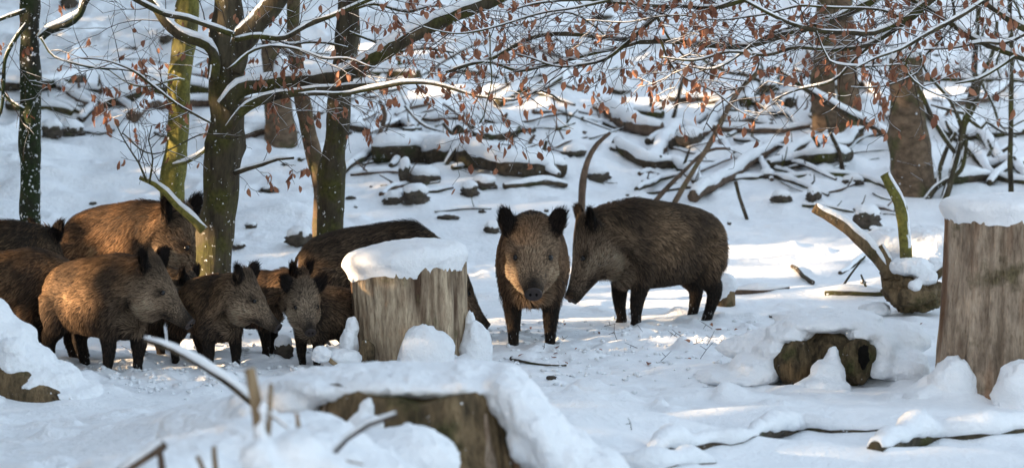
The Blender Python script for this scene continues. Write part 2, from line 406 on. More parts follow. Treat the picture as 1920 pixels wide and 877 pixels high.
sunspot(900, 180, 0, .55, .10, True); sunspot(680, 92, 0, .5, .08, True); sunspot(1300, 195, 0, .35, .08, True); sunspot(1750, 178, 0, .35, .08, True)
sunspot(1350, 768, 0, .08, .02, True); sunspot(1000, 655, 0, .2, .04, True); sunspot(1240, 560, 0, .3, .05, True); sunspot(1120, 620, 0, .14, .04, True)
sunspot(1690, 470, 20.5, .08, .25); sunspot(664, 580, 17.4, .07, .28); sunspot(955, 590, 18.3, .10, .14); sunspot(985, 545, 18.2, .10, .08); sunspot(1120, 430, 19.8, .05, .05)
sunspot(1470, 215, 17.0, .22, .07); sunspot(1300, 80, 17.0, .3, .05); sunspot(800, 160, 17.5, .25, .05); sunspot(520, 95, 18.0, .2, .08); sunspot(1180, 160, 17, .2, .04)
WINDOWS_N = len(WINDOWS)
nq = 170000
wx = rng.uniform(-15.5, -9.5, nq); wy_ = rng.uniform(-3, 46, nq)
hh = np.maximum(0, 0.2 * (wy_ - 24)); wz_ = hh + 0.2 + 13.5 * rng.uniform(0, 1, nq) ** 0.85
Cn = np.stack([wx, wy_, wz_], 1); keep = np.ones(nq, bool); Sv = np.array(S)
e1 = np.cross(Sv, [0, 0, 1.0]); e1 /= np.linalg.norm(e1); e2 = np.cross(e1, Sv)
for P, a_, b_ in WINDOWS:
    d = Cn - P; keep &= ((d @ e1) / (a_ + 0.11)) ** 2 + ((d @ e2) / (b_ + 0.11)) ** 2 > 1
Cn = Cn[keep]; n_ = len(Cn)
d1 = rng.normal(size=(n_, 3)); d1[:, 2] = -0.35 * np.abs(d1[:, 2]); d1 /= np.linalg.norm(d1, axis=1)[:, None]
d2 = np.cross(d1, rng.normal(size=(n_, 3))); d2 /= np.linalg.norm(d2, axis=1)[:, None]
L_ = rng.uniform(0.13, 0.24, n_)[:, None]
V = np.stack([Cn - d1 * L_ - d2 * L_ * .45, Cn + d1 * L_ * 1.2 - d2 * L_ * .1, Cn + d1 * L_ * 1.2 + d2 * L_ * .1, Cn - d1 * L_ + d2 * L_ * .45], 1).reshape(-1, 3)
me = mesh_np('sun_blocker_foliage', V, [np.arange(n_ * 4).reshape(-1, 4)], M_BLOCKER, False)
link('sun_blocker_foliage', me, kind='stuff', label='unseen foliage added left of the clearing to shade it, gapped for sun patches', category='wood')

# ------------------------------------------------------------------ tree builders
def pts(L, Y, thick, ppm_Y=None):
    """pixel polyline at distance Y (third entry shifts Y, fourth overrides the width in pixels) to x y z r rows"""
    out = []
    n = len(L)
    for i, p in enumerate(L):
        yy = Y + (p[2] if len(p) > 2 else 0); t = i / (n - 1)
        th = p[3] if len(p) > 3 else (thick[0] * (1 - t) + thick[1] * t if isinstance(thick, tuple) else thick)
        v = at(p[0], p[1], yy); out.append((*v, th / 2 / F * yy))
    return np.array(out)
def wobble(P, amp, seed, freq=3.0):
    P = P.copy(); n = len(P); k = np.arange(n)
    e = np.clip(np.minimum(k, n) / 3, 0, 1)
    for c in range(3): P[:, c] += amp * fbm(P[:, :3] * freq, 2, seed + c * 7) * e
    P[:, 3] *= 1 + 0.18 * fbm(P[:, :3] * 5, 2, seed + 31); return P

LEAVES = []
def leaf_mesh(k):
    r = random.Random(k); L = r.uniform(.05, .068); W = r.uniform(.011, .019); V = []; Fs = []
    prof = [(0, .08), (.25, .8), (.5, 1.0), (.75, .7), (1, .04)]; curl = r.uniform(.3, 1.1); bend = r.uniform(-.35, .35)
    for t, wv in prof:
        for s in (-1, 0, 1):
            V.append((s * W * wv, abs(s) * W * wv * curl + bend * L * t * t + r.uniform(-.002, .002), -L * t + r.uniform(-.003, .003)))
    for i in range(4):
        for j in range(2): Fs.append([i * 3 + j, i * 3 + j + 1, (i + 1) * 3 + j + 1, (i + 1) * 3 + j])
    V += [(0, 0, .012), (.0012, 0, 0)]; Fs.append([15, 1, 16])
    return mesh_np('leaf', V, Fs, M_LEAF)
LEAVES = [leaf_mesh(k) for k in range(8)]
def hang_leaf(root, p, rr):
    o = bpy.data.objects.new('leaf', rr.choice(LEAVES)); COL.objects.link(o); o.parent = root
    o.location = Vector(p) - root.location
    o.rotation_euler = (rr.uniform(-.5, .5), rr.uniform(-.6, .6), rr.uniform(0, 6.28)); s = rr.uniform(.6, 1.15); o.scale = (s, s, s)
    root['nleaf'] = root.get('nleaf', 0) + 1

def grow_twigs(path, rr, tw, sn, leafpts, dens=7.0, length=(.25, .7), leafp=.5, start=.1, snowt=.006, flatY=.6, r0=.0045, up=0.0):
    """side twigs with their own side twigs along a resampled limb"""
    C = path[:, :3]; n = len(C); seg = np.linalg.norm(np.diff(C, axis=0), axis=1); tot = seg.sum(); cnt = int(tot * dens)
    cum = np.concatenate([[0], np.cumsum(seg)])
    def grow(o, d, L, r, depth):
        m = max(4, int(L / .07)); P = []; p = Vector(o); d = Vector(d).normalized(); side = rr.choice((-1, 1))
        for i in range(m + 1):
            P.append((*p, r * (1 - .7 * i / m)))
            if i == m: break
            d = (d + Vector((rr.gauss(0, .13), rr.gauss(0, .10), rr.gauss(0, .13) - .01 + up * .03))).normalized()
            p = p + d * (L / m)
            if depth < 2 and i > 0 and rr.random() < (.75 if depth == 0 else .4):
                side = -side; ax = Vector((rr.gauss(0, .25), 1, rr.gauss(0, .25)))
                dd = Matrix.Rotation(side * rr.uniform(.5, 1.0), 3, ax) @ d; dd.y += rr.uniform(-.4, .4) * flatY
                grow(p, dd, L * rr.uniform(.25, .5), r * .6, depth + 1)
            if depth > 0 and rr.random() < leafp * .16: leafpts.append(tuple(p))
        P = np.array(P); P[:, 3] = np.maximum(P[:, 3], .0013)
        tw.add(*tube(P, 4, caps=False))
        if snowt and depth < 2:
            Q = P.copy(); Q[:, 2] += P[:, 3] * .7 + snowt * .35; t = np.gradient(P[:, :3], axis=0); hz = np.clip(1.1 - np.abs(t[:, 2]) / (np.linalg.norm(t, axis=1) + 1e-6), 0, 1)
            Q[:, 3] = (P[:, 3] * .5 + snowt * .15) * hz * (.35 + .9 * (fbm(P[:, :3] * 9, 2, 3) > -.12))
            sn.add(*tube(Q, 5, caps=False))
        if rr.random() < leafp: leafpts.extend([tuple(p)] + [tuple(p + Vector((rr.gauss(0, .025), rr.gauss(0, .02), rr.gauss(0, .02)))) for _ in range(rr.choice((0, 1, 2)))])
    for k in range(cnt):
        u = tot * (start + (1 - start) * (k + rr.random()) / cnt); i = min(n - 2, int(np.searchsorted(cum, u)) - 1); i = max(i, 0)
        T = Vector(C[i + 1] - C[i]).normalized(); sd = rr.choice((-1, 1))
        d = Matrix.Rotation(sd * rr.uniform(.45, 1.15), 3, Vector((rr.gauss(0, .3), 1, rr.gauss(0, .3)))) @ T
        d.y += rr.uniform(-.5, .5) * flatY
        grow(C[i], d, rr.uniform(*length), r0 * rr.uniform(.6, 1.1), 0)

class Tree:
    def __init__(s, name, label, cat, base, group=None, mat=None, seed=0):
        s.root = thing(name, label, cat, base, group); s.mat = mat; s.rr = random.Random(seed); s.seed = seed
        s.tw = Geo(); s.sn = Geo(); s.leaf = []
    def trunk(s, P, flare=0.0, fl=.12, n=22, name='trunk', step=.06, rough=.22):
        P = catmull(P, step); 
        if flare:
            zz = P[:, 2] - P[0, 2]; P[:, 3] *= 1 + flare * np.exp(-zz / .15)
        P = wobble(P, .02, s.seed + 3, 2.0); G = Geo(); G.add(*tube(P, n, rough, s.seed, 9, flute=fl)); o = G.obj(name, s.mat, s.root); return P, o
    def limb(s, P, snow=.02, name='branch', dens=6, leafp=.3, length=(.25, .7), wob=.025, start=.1, mat=None, snowlen=58, r0=.0038, flatY=.6, lump=.5, up=0, tws=.0045):
        P = catmull(P, .045); P = wobble(P, wob, s.seed + len(s.root.children), 3.0)
        n = 12 if P[:, 3].max() > .015 else 7
        G = Geo(); G.add(*tube(P, n, .2, s.seed, 14)); o = G.obj(name, mat or s.mat, s.root)
        if snow:
            G = Geo(); V, Fs = snowcap(P, snow, s.seed + 5, snowlen, 7, lump, 5.0, patchy=.35); G.add(V, Fs); so = G.obj('snow', M_SNOW, o)
        if dens: grow_twigs(P, s.rr, s.tw, s.sn, s.leaf, dens, length, leafp, start, tws, flatY, r0, up)
        return P, o
    def flecks(s, P, count, size=(.006, .018), zlo=-9, zhi=99):
        G = Geo(); C = P[:, :3]; R = P[:, 3]; T, U, W = frames(C)
        for k in range(count):
            i = s.rr.randrange(len(C)); 
            if not zlo < C[i][2] < zhi: continue
            a = s.rr.uniform(0, 6.28); dirv = math.cos(a) * W[i] + math.sin(a) * U[i]; c = C[i] + dirv * R[i] * 1.0 + T[i] * s.rr.uniform(-.04, .04)
            r = s.rr.uniform(*size); ta = np.cross(T[i], dirv)
            V = [c + dirv * r * .7, c + ta * r, c + T[i] * r * s.rr.uniform(.7, 1.6), c - ta * r, c - T[i] * r * .7, c - dirv * r * .5]
            G.add(V, [[0, 1, 2], [0, 2, 3], [0, 3, 4], [0, 4, 1], [5, 2, 1], [5, 3, 2], [5, 4, 3], [5, 1, 4]])
        G.obj('snow_fleck', M_SNOW, s.root, kind='stuff')
    def finish(s, maxleaf=290):
        s.tw.obj('twig', M_TWIG, s.root, kind='stuff'); s.sn.obj('twig_snow', M_SNOW, s.root, kind='stuff')
        L = s.leaf; s.rr.shuffle(L)
        L = [p for p in L if infront(p)]
        for p in L[:maxleaf]:
            for q in range(s.rr.choice((1, 1, 1, 2))): 
                if s.root.get('nleaf', 0) < maxleaf: hang_leaf(s.root, Vector(p) + Vector((s.rr.gauss(0, .012), s.rr.gauss(0, .01), s.rr.gauss(0, .01))), s.rr)
        if 'nleaf' in s.root: del s.root['nleaf']
def topix(p):
    v = Vector(p) - Vector((0, 0, CAM_H)); f = v.y * cp - v.z * sp_; u = v.y * sp_ + v.z * cp
    return CX + v.x / f * F, CY - u / f * F
def infront(p):
    x, y = topix(p); return -60 < x < 1980 and -60 < y < 470

def gY(px, Y, lift=-.08):
    x = (px - CX) / F * Y; return Vector((x, Y, Hs(x, Y) + lift))
def trunkpts(base_px, Y, L, th):
    """trunk from the ground at base_px, Y, through pixel points L"""
    b = gY(base_px, Y); rows = [(*b, th[0] / 2 / F * Y)]
    n = len(L)
    for i, p in enumerate(L):
        t = (i + 1) / n; v = at(p[0], p[1], Y + (p[2] if len(p) > 2 else 0)); rows.append((*v, (th[0] * (1 - t) + th[1] * t) / 2 / F * Y))
    return np.array(rows)

# left snow-flecked trunk
Y = 21.0; T = Tree('young_beech_tree', 'straight dark snow-flecked trunk, leftmost tree in the clearing', 'tree', gY(58, Y), None, M_BARK_FLECK, 11)
P, _ = T.trunk(trunkpts(57, Y, [(58, 400), (57, 200), (60, 60), (58, -60), (56, -300)], (42, 34)), .25)
T.flecks(P, 650, (.003, .012)); 
T.limb(pts([(74, 72), (92, 55), (120, 45), (150, 28), (165, -5), (205, -40)], Y - .15, (17, 13)), .03, dens=5, leafp=.25)
T.limb(pts([(50, 45), (25, 75), (8, 110), (4, 150), (0, 210), (-30, 260)], Y - .2, (9, 5)), .008, dens=5, leafp=.1)
T.limb(pts([(45, 205), (20, 190), (0, 160), (-40, 130)], Y - .15, (8, 4)), .012, dens=4, leafp=.1)
T.limb(pts([(48, 20), (20, 30), (-10, 42), (-60, 60)], Y - .2, (9, 5)), .02, dens=7, leafp=.5)
T.limb(pts([(76, 70), (100, 105), (150, 120), (215, 130), (290, 150), (330, 175)], Y - .3, (5, 2)), .006, dens=9, leafp=.15, length=(.2, .6))
T.finish()
# mossy sunlit trunk
Y = 21.2; T = Tree('mossy_tree', 'slender leaning trunk with yellow-green moss, lit by the sun', 'tree', gY(318, Y), None, M_BARK_MOSS, 12)
P, _ = T.trunk(trunkpts(316, Y, [(320, 380), (332, 260), (342, 120), (350, 0), (352, -100), (360, -300)], (42, 44)), .2)
T.flecks(P, 150, (.003, .012))
T.limb(pts([(322, 310), (345, 304), (362, 295), (378, 283), (390, 268)], Y - .5, (9, 6)), .02, dens=0)
T.limb(pts([(345, 150, 0), (320, 150, -.3), (280, 160, -.3), (235, 150, -.3), (190, 125, -.3)], Y - .1, (5, 2)), .006, dens=10, leafp=.6, length=(.15, .4))
T.finish()
# big forked beech in the middle left
Y = 18.9; T = Tree('forked_beech_tree', 'large dark forked beech with a long snowy bough reaching right', 'tree', gY(412, Y), None, M_BARK_DARK, 13)
P, _ = T.trunk(trunkpts(402, Y, [(400, 500), (404, 420), (412, 330), (424, 240), (424, 170), (426, 110)], (70, 62)), .35, .16, 28)
T.flecks(P, 110, (.002, .006))
P2, _ = T.trunk(pts([(425, 140), (425, 80), (428, 20), (425, -80), (415, -260)], Y, (62, 44)), 0, .12, 22, name='trunk_fork'); T.flecks(P2, 70, (.002, .007))
LI = dict(wob=.02)
T.limb(pts([(430, 130), (452, 82), (482, 45), (510, 12), (545, -40), (590, -150)], Y - .05, (46, 34)), .02, name='fork_limb', snowlen=40, dens=3, leafp=.3, wob=.01)
T.limb(pts([(420, 200), (450, 165), (500, 155), (560, 152), (640, 142), (700, 112), (760, 75), (830, 38), (900, 10), (985, -30), (1100, -90)], Y - .2, (34, 23)), .026, name='bough', dens=7, leafp=.6, length=(.3, .9), wob=.012, snowlen=52, lump=.6)
T.limb(pts([(430, 240), (452, 208), (480, 190), (545, 176), (620, 170), (660, 164), (720, 160), (790, 148)], Y - .35, (21, 9)), .010, name='bough', dens=12, leafp=.9, length=(.15, .45), snowlen=38)
T.limb(pts([(560, 178), (640, 172), (720, 162), (790, 152), (850, 165), (905, 182), (960, 192), (1015, 172), (1050, 190)], Y - .8, (9, 3)), .014, dens=11, leafp=.75, length=(.15, .45))
T.limb(pts([(400, 150), (402, 110), (388, 84), (358, 72), (335, 62), (312, 42), (288, 8), (240, -30)], Y - .15, (24, 17)), .026, name='bough', dens=4, leafp=.35, length=(.3, .8), wob=.008)
T.limb(pts([(440, 66), (400, 52), (350, 34), (310, 28), (270, 8), (240, -10)], Y - .45, (12, 10)), .016, dens=6, leafp=.3, wob=.01)
T.limb(pts([(440, 75), (490, 68), (535, 70), (575, 48), (620, 28), (660, 12), (720, -10)], Y - .4, (12, 7)), .018, dens=9, leafp=.7)
T.limb(pts([(430, 130), (480, 96), (540, 92), (600, 112), (650, 108), (700, 125)], Y - .6, (7, 3)), .012, dens=11, leafp=.75, length=(.15, .45))
T.limb(pts([(382, 432), (360, 408), (335, 388), (310, 360), (290, 345), (262, 333)], Y - .15, (20, 8)), .016, dens=2, leafp=.1, wob=.008, mat=M_BARK_MOSS, start=.6)
T.limb(pts([(275, 340), (262, 305), (248, 285), (228, 255), (215, 225)], Y - .2, (4, 2)), 0, dens=16, leafp=.35, length=(.1, .3), r0=.003, tws=0)
T.limb(pts([(280, 345), (285, 300), (275, 265), (280, 240)], Y - .2, (4, 2)), 0, dens=16, leafp=.3, length=(.1, .28), r0=.003, tws=0)
T.limb(pts([(438, 325), (462, 316), (490, 308), (520, 298), (552, 296)], Y - .1, (11, 5)), .008, dens=12, leafp=.85, length=(.1, .25), wob=.008)
T.limb(pts([(395, 230), (340, 200), (290, 165), (250, 135), (200, 115), (150, 110)], Y - .5, (6, 3)), .008, dens=9, leafp=.35, length=(.2, .6))
T.limb(pts([(230, 250), (290, 290), (380, 250), (430, 262), (490, 245)], Y - .7, (3, 2)), 0, dens=5, leafp=.1, length=(.1, .3))
T.finish(295)
# trunk right of it
Y = 20.2; T = Tree('beech_tree', 'dark trunk rising just left of the snow-capped centre stump', 'tree', gY(622, Y), None, M_BARK_DARK, 14)
P, _ = T.trunk(trunkpts(616, Y, [(620, 430), (622, 330), (634, 230), (646, 120), (656, 0), (662, -100), (665, -300)], (52, 38)), .2); T.flecks(P, 100, (.002, .006))
T.limb(pts([(652, 90), (620, 82), (580, 78), (540, 84), (500, 70)], Y - .3, (6, 3)), .01, dens=9, leafp=.6)
T.limb(pts([(654, 60), (700, 80), (740, 96), (800, 92), (850, 100)], Y - .3, (6, 3)), .01, dens=9, leafp=.5)
T.limb(pts([(655, 20), (700, 10), (760, 22), (820, 12), (880, 22)], Y - .4, (7, 3)), .012, dens=10, leafp=.6)
T.finish()
Y = 20.9; T = Tree('thin_tree', 'thin crooked brown trunk just behind and left of the dark beech trunk', 'tree', gY(606, Y), None, M_BARK_BROWN, 15)
P, _ = T.trunk(trunkpts(604, Y, [(600, 420), (598, 350), (586, 290), (572, 220), (558, 130), (552, 30), (550, -100), (548, -300)], (32, 24)), .15, n=14); T.flecks(P, 60, (.006, .014))
T.limb(pts([(556, 110), (530, 90), (500, 70), (470, 20)], Y - .1, (7, 3)), .012, dens=7, leafp=.5)
T.finish()
# right-hand beech outside the frame whose boughs reach across the picture
Y = 17.2; T = Tree('leafy_beech_tree', 'beech whose snowy boughs with dry brown leaves reach in from the right', 'tree', gY(2150, Y), 'leafy beeches with boughs across the top', M_BARK_DARK, 21)
T.trunk(trunkpts(2150, Y, [(2150, 500), (2140, 100), (2130, -300), (2125, -900)], (90, 70)), .3, n=24)
T.limb(pts([(2140, 210), (2040, 165), (1925, 112), (1870, 92), (1825, 72), (1770, 35), (1715, 3), (1640, -45)], Y - .2, (15, 8)), .014, name='bough', dens=6, leafp=.25, length=(.2, .6), wob=.01)
T.limb(pts([(2130, 150), (2020, 100), (1925, 55), (1870, 22), (1790, -40)], Y, (16, 10)), .016, name='bough', dens=6, leafp=.3, wob=.01)
T.limb(pts([(1930, 60), (1885, 82), (1840, 78), (1790, 88), (1735, 92)], Y - .3, (7, 3)), .015, dens=5, leafp=.3, length=(.15, .4))
T.limb(pts([(1905, 105), (1870, 130), (1835, 148), (1795, 155)], Y - .3, (7, 3)), .014, dens=5, leafp=.2, length=(.1, .3))
T.limb(pts([(2130, -100), (1900, -90), (1760, -10), (1690, 40), (1640, 62), (1600, 59), (1540, 58), (1500, 48), (1450, 30), (1400, 5), (1340, -30)], Y - .4, (14, 5)), .011, name='bough', dens=10, leafp=.8, length=(.2, .55), wob=.012)
T.limb(pts([(1530, 58), (1545, 90), (1560, 115), (1590, 125), (1640, 128), (1700, 122)], Y - .5, (5, 2)), .01, dens=13, leafp=.8, length=(.12, .35))
T.limb(pts([(2100, -250), (1850, -120), (1720, 0), (1660, 60), (1600, 110), (1560, 150), (1500, 170), (1450, 190)], Y - .1, (10, 3)), .007, dens=9, leafp=.7, length=(.2, .5))
T.limb(pts([(2140, -60), (1950, -50), (1800, 30), (1740, 60), (1690, 90), (1640, 110), (1600, 130)], Y - .7, (12, 3)), .01, dens=10, leafp=.8, length=(.15, .4))
T.limb(pts([(1730, 62), (1700, 120), (1730, 160), (1790, 190), (1830, 230)], Y - .6, (4, 2)), .005, dens=10, leafp=.4, length=(.15, .4))
T.finish(295)
Y = 17.9; T = Tree('leafy_beech_tree', 'beech whose thin boughs with hanging brown leaves cross the upper middle', 'tree', gY(2330, Y + .6), 'leafy beeches with boughs across the top', M_BARK_DARK, 22)
T.trunk(trunkpts(2330, Y + .6, [(2330, 500), (2320, 100), (2310, -300), (2300, -900)], (90, 70)), .3, n=24)
T.limb(pts([(2310, -250), (2000, -150), (1750, -60), (1600, 20), (1480, 62), (1400, 84), (1320, 82), (1250, 76), (1200, 78), (1140, 70), (1060, 62), (1010, 66), (960, 88), (918, 112), (880, 122), (835, 136)], Y, (18, 6)), .008, name='bough', dens=8, leafp=.65, length=(.2, .6), wob=.012)
T.limb(pts([(1200, 78), (1160, 92), (1110, 102), (1060, 115), (1010, 126), (970, 132), (925, 118), (885, 118), (850, 128)], Y - .2, (8, 5)), .009, dens=8, leafp=.6, length=(.15, .5), wob=.012)
T.limb(pts([(2310, -320), (1900, -200), (1600, -80), (1450, -20), (1350, 12), (1280, 8), (1200, 8), (1100, 0), (1000, 10), (950, 25)], Y - .4, (14, 3)), .008, dens=10, leafp=.65, length=(.2, .6))
T.limb(pts([(1560, 30), (1480, 50), (1420, 75), (1380, 110), (1340, 130), (1290, 120), (1250, 108)], Y - .5, (6, 2)), .008, dens=13, leafp=.8, length=(.12, .4))
T.limb(pts([(1240, 76), (1255, 115), (1290, 150), (1340, 175), (1380, 205), (1420, 225)], Y - .5, (5, 2)), .005, dens=10, leafp=.55, length=(.15, .4))
T.limb(pts([(1400, 84), (1420, 120), (1380, 170), (1340, 200), (1320, 240)], Y - .3, (4, 2)), .003, dens=7, leafp=.4, length=(.1, .3))
T.limb(pts([(1140, 72), (1110, 40), (1060, 20), (1000, 35), (940, 48)], Y - .2, (4, 2)), .005, dens=12, leafp=.5, length=(.15, .4))
T.limb(pts([(918, 60), (920, 100), (925, 150), (905, 215), (895, 230)], Y - .6, (3, 2)), 0, dens=2, leafp=.3, length=(.05, .15))
T.finish(295)
Y = 16.9; T = Tree('leafy_beech_tree', 'beech with the densest brown leaves, boughs high on the right', 'tree', gY(2520, Y), 'leafy beeches with boughs across the top', M_BARK_DARK, 24)
T.trunk(trunkpts(2520, Y, [(2520, 500), (2510, 100), (2500, -300), (2490, -900)], (90, 70)), .3, n=24)
T.limb(pts([(2500, -350), (2200, -250), (1950, -130), (1780, -20), (1700, 40), (1640, 85), (1580, 95), (1500, 85), (1440, 100), (1370, 95), (1300, 110), (1240, 105)], Y, (16, 3)), .006, name='bough', dens=14, leafp=.9, length=(.15, .42), start=.42)
T.limb(pts([(1700, 40), (1660, 20), (1580, 15), (1500, 10), (1420, 30), (1340, 40), (1270, 30), (1180, 45), (1100, 40)], Y, (6, 2)), .005, dens=13, leafp=.85, length=(.15, .4), start=0)
T.limb(pts([(1780, -20), (1790, 40), (1740, 100), (1720, 140), (1660, 165), (1600, 170)], Y + .1, (6, 2)), .005, dens=13, leafp=.85, length=(.12, .35), start=0)
T.finish(298)
Y = 17.6; T = Tree('leafy_beech_tree', 'beech whose leafy twig tips hang in the top middle', 'tree', gY(2720, Y + 1), 'leafy beeches with boughs across the top', M_BARK_DARK, 25)
T.trunk(trunkpts(2720, Y + 1, [(2720, 500), (2710, 100), (2700, -300), (2690, -1100)], (90, 70)), .3, n=24)
T.limb(pts([(2690, -520), (2300, -420), (1900, -250), (1500, -90), (1300, -20), (1230, 30), (1180, 85), (1120, 118), (1040, 122), (960, 100)], Y, (18, 3)), .005, name='bough', dens=13, leafp=.9, length=(.15, .42), start=.62)
T.limb(pts([(1300, -20), (1180, -10), (1080, 20), (990, 30), (900, 55), (840, 60), (760, 40)], Y - .1, (6, 2)), .005, dens=12, leafp=.85, length=(.15, .4), start=0)
T.limb(pts([(1230, 30), (1260, 80), (1300, 120), (1330, 140), (1400, 150)], Y - .1, (6, 2)), .005, dens=12, leafp=.85, length=(.12, .35), start=0)
T.finish(270)
# a third, high and to the right, filling the top right corner with fine dark twigs
Y = 19.6; T = Tree('twiggy_tree', 'slim upright trunk with dense dark twigs in the top right corner', 'tree', gY(1896, Y + 6), None, M_BARK_DARK, 23)
T.trunk(trunkpts(1896, Y + 6, [(1897, 220), (1897, 100), (1893, 0), (1890, -200)], (11, 9)), .2, n=10)
T.limb(pts([(1893, -20), (1860, 30), (1840, 70), (1835, 110)], Y + 5.8, (5, 3)), .004, dens=14, leafp=0, length=(.2, .6))
T.limb(pts([(1893, -10), (1915, 40), (1900, 90), (1920, 140)], Y + 5.8, (5, 3)), .004, dens=14, leafp=0, length=(.2, .6))
T.limb(pts([(1895, 60), (1870, 110), (1880, 150)], Y + 5.8, (4, 3)), .004, dens=14, leafp=0, length=(.2, .5))
T.finish()

# far trunks standing on the hillside
def far_stump(name, label, bx, by, tops, th, mat, seed, snowtop=None, cat='tree stump', flare=.2):
    b = g(bx, by); Y = b.y; T = Tree(name, label, cat, b - Vector((0, 0, .1)), None, mat, seed)
    P, o = T.trunk(np.vstack([[[b.x, b.y, b.z - .1, th[0] / 2 / F * Y]], pts([(p[0], p[1]) for p in tops], Y, th)]), flare, n=26, fl=.10, rough=.12)
    if snowtop:
        c = P[-1]; G = Geo(); G.add(*blob((c[0] + snowtop[2], c[1], c[2] + snowtop[1] * .45), (P[-1][3] * snowtop[0], P[-1][3] * snowtop[0], snowtop[1]), seed, 26, 14, .12, 2.0, None, .8)); G.obj('snow_cap', M_SNOW, T.root)
    return T, P
T, P = far_stump('broken_tree_trunk', 'thick brown branchless trunk broken off at the top, on the right', 1712, 362, [(1708, 300), (1702, 200), (1698, 110)], (80, 60), M_BARK_BROWN, 31, (1.0, .10, .0), 'tree stump', flare=.05); T.flecks(P, 50, (.006, .013)); T.finish()
T, P = far_stump('old_tree', 'mossy double trunk with snow between, left of the thick brown trunk', 1545, 245, [(1546, 200), (1545, 150), (1548, 90), (1550, 0), (1552, -160)], (46, 30), M_BARK_BROWN, 32, None, 'tree'); 
P2, _ = T.trunk(np.vstack([[[*g(1592, 252, -.1), 26 / F * g(1592, 252).y]], pts([(1592, 200), (1586, 100), (1580, 0), (1578, -160)], g(1592, 252).y, (42, 34))]), .2, name='trunk'); T.finish()
T, P = far_stump('broken_tree_trunk', 'brown broken trunk with slanted snowy top behind the thin trees', 527, 272, [(524, 220), (520, 160), (508, 100), (505, 75)], (54, 26), M_BARK_BROWN, 33, None, 'tree stump')
G = Geo(); G.add(*blob(at(528, 140, P[-1][1] - .1), (.09, .08, .2), 5, amp=.15)); G.obj('snow', M_SNOW, T.root); T.finish()
#MARK_OBJECTS
# ------------------------------------------------------------------ stumps
def stump(name, label, c, r_top, r_bot, h, mat, seed, lean=(0, 0), jag=.03, flute=.12, n=140, m=26, flarepow=3, ell=1.0, rings=True, hollow=None):
    """upright stump with furrowed sides and a ragged top rim; returns root, top centre"""
    root = thing(name, label, 'tree stump', c)
    a = np.linspace(0, 2 * PI, n, endpoint=False); zz = np.linspace(0, 1, m); V = []
    fl = fbm(np.stack([np.cos(a) * 1.3, np.sin(a) * 1.3, a * 0], 1), 2, seed)
    cr = fbm(np.stack([np.cos(a) * 9, np.sin(a) * 9, a * 0], 1), 3, seed + 3)
    tj = jag * fbm(np.stack([np.cos(a) * 3, np.sin(a) * 3, a * 0], 1), 3, seed + 4)
    for t in zz:
        R = r_top + (r_bot - r_top) * (1 - t) ** flarepow
        q = np.stack([np.cos(a) * 5, np.sin(a) * 5, np.full(n, t * 1.6)], 1)
        rr = R * (1 + flute * fl * (1.3 - .6 * t) - .05 * np.abs(cr) - .035 * np.clip(fbm(np.stack([np.cos(a) * 16 , np.sin(a) * 16, np.full(n, t * 1.2)], 1), 2, seed + 12) - .1, 0, 1) * 3 + .025 * fbm(q * 2, 3, seed + 8))
        z = -0.15 + (h + .15 + tj) * t
        V += list(zip(np.cos(a) * rr + lean[0] * t, np.sin(a) * rr * ell + lean[1] * t, z))
    Fs = []
    for i in range(m - 1):
        for j in range(n): Fs.append([i * n + j, i * n + (j + 1) % n, (i + 1) * n + (j + 1) % n, (i + 1) * n + j])
    top = V[-n:]; b = len(V)
    for k in (0.7, 0.35):
        V += [(lean[0] + (x - lean[0]) * k, lean[1] + (y - lean[1]) * k, h + (z - h) * k) for x, y, z in top]
    V.append((lean[0], lean[1], h)); o1 = b - n
    for j in range(n):
        j2 = (j + 1) % n
        Fs += [[o1 + j, o1 + j2, b + j2, b + j], [b + j, b + j2, b + n + j2, b + n + j], [b + n + j, b + n + j2, b + 2 * n]]
    link('trunk', mesh_np('trunk', V, Fs, mat), root)
    return root, Vector(c) + Vector((lean[0], lean[1], h))
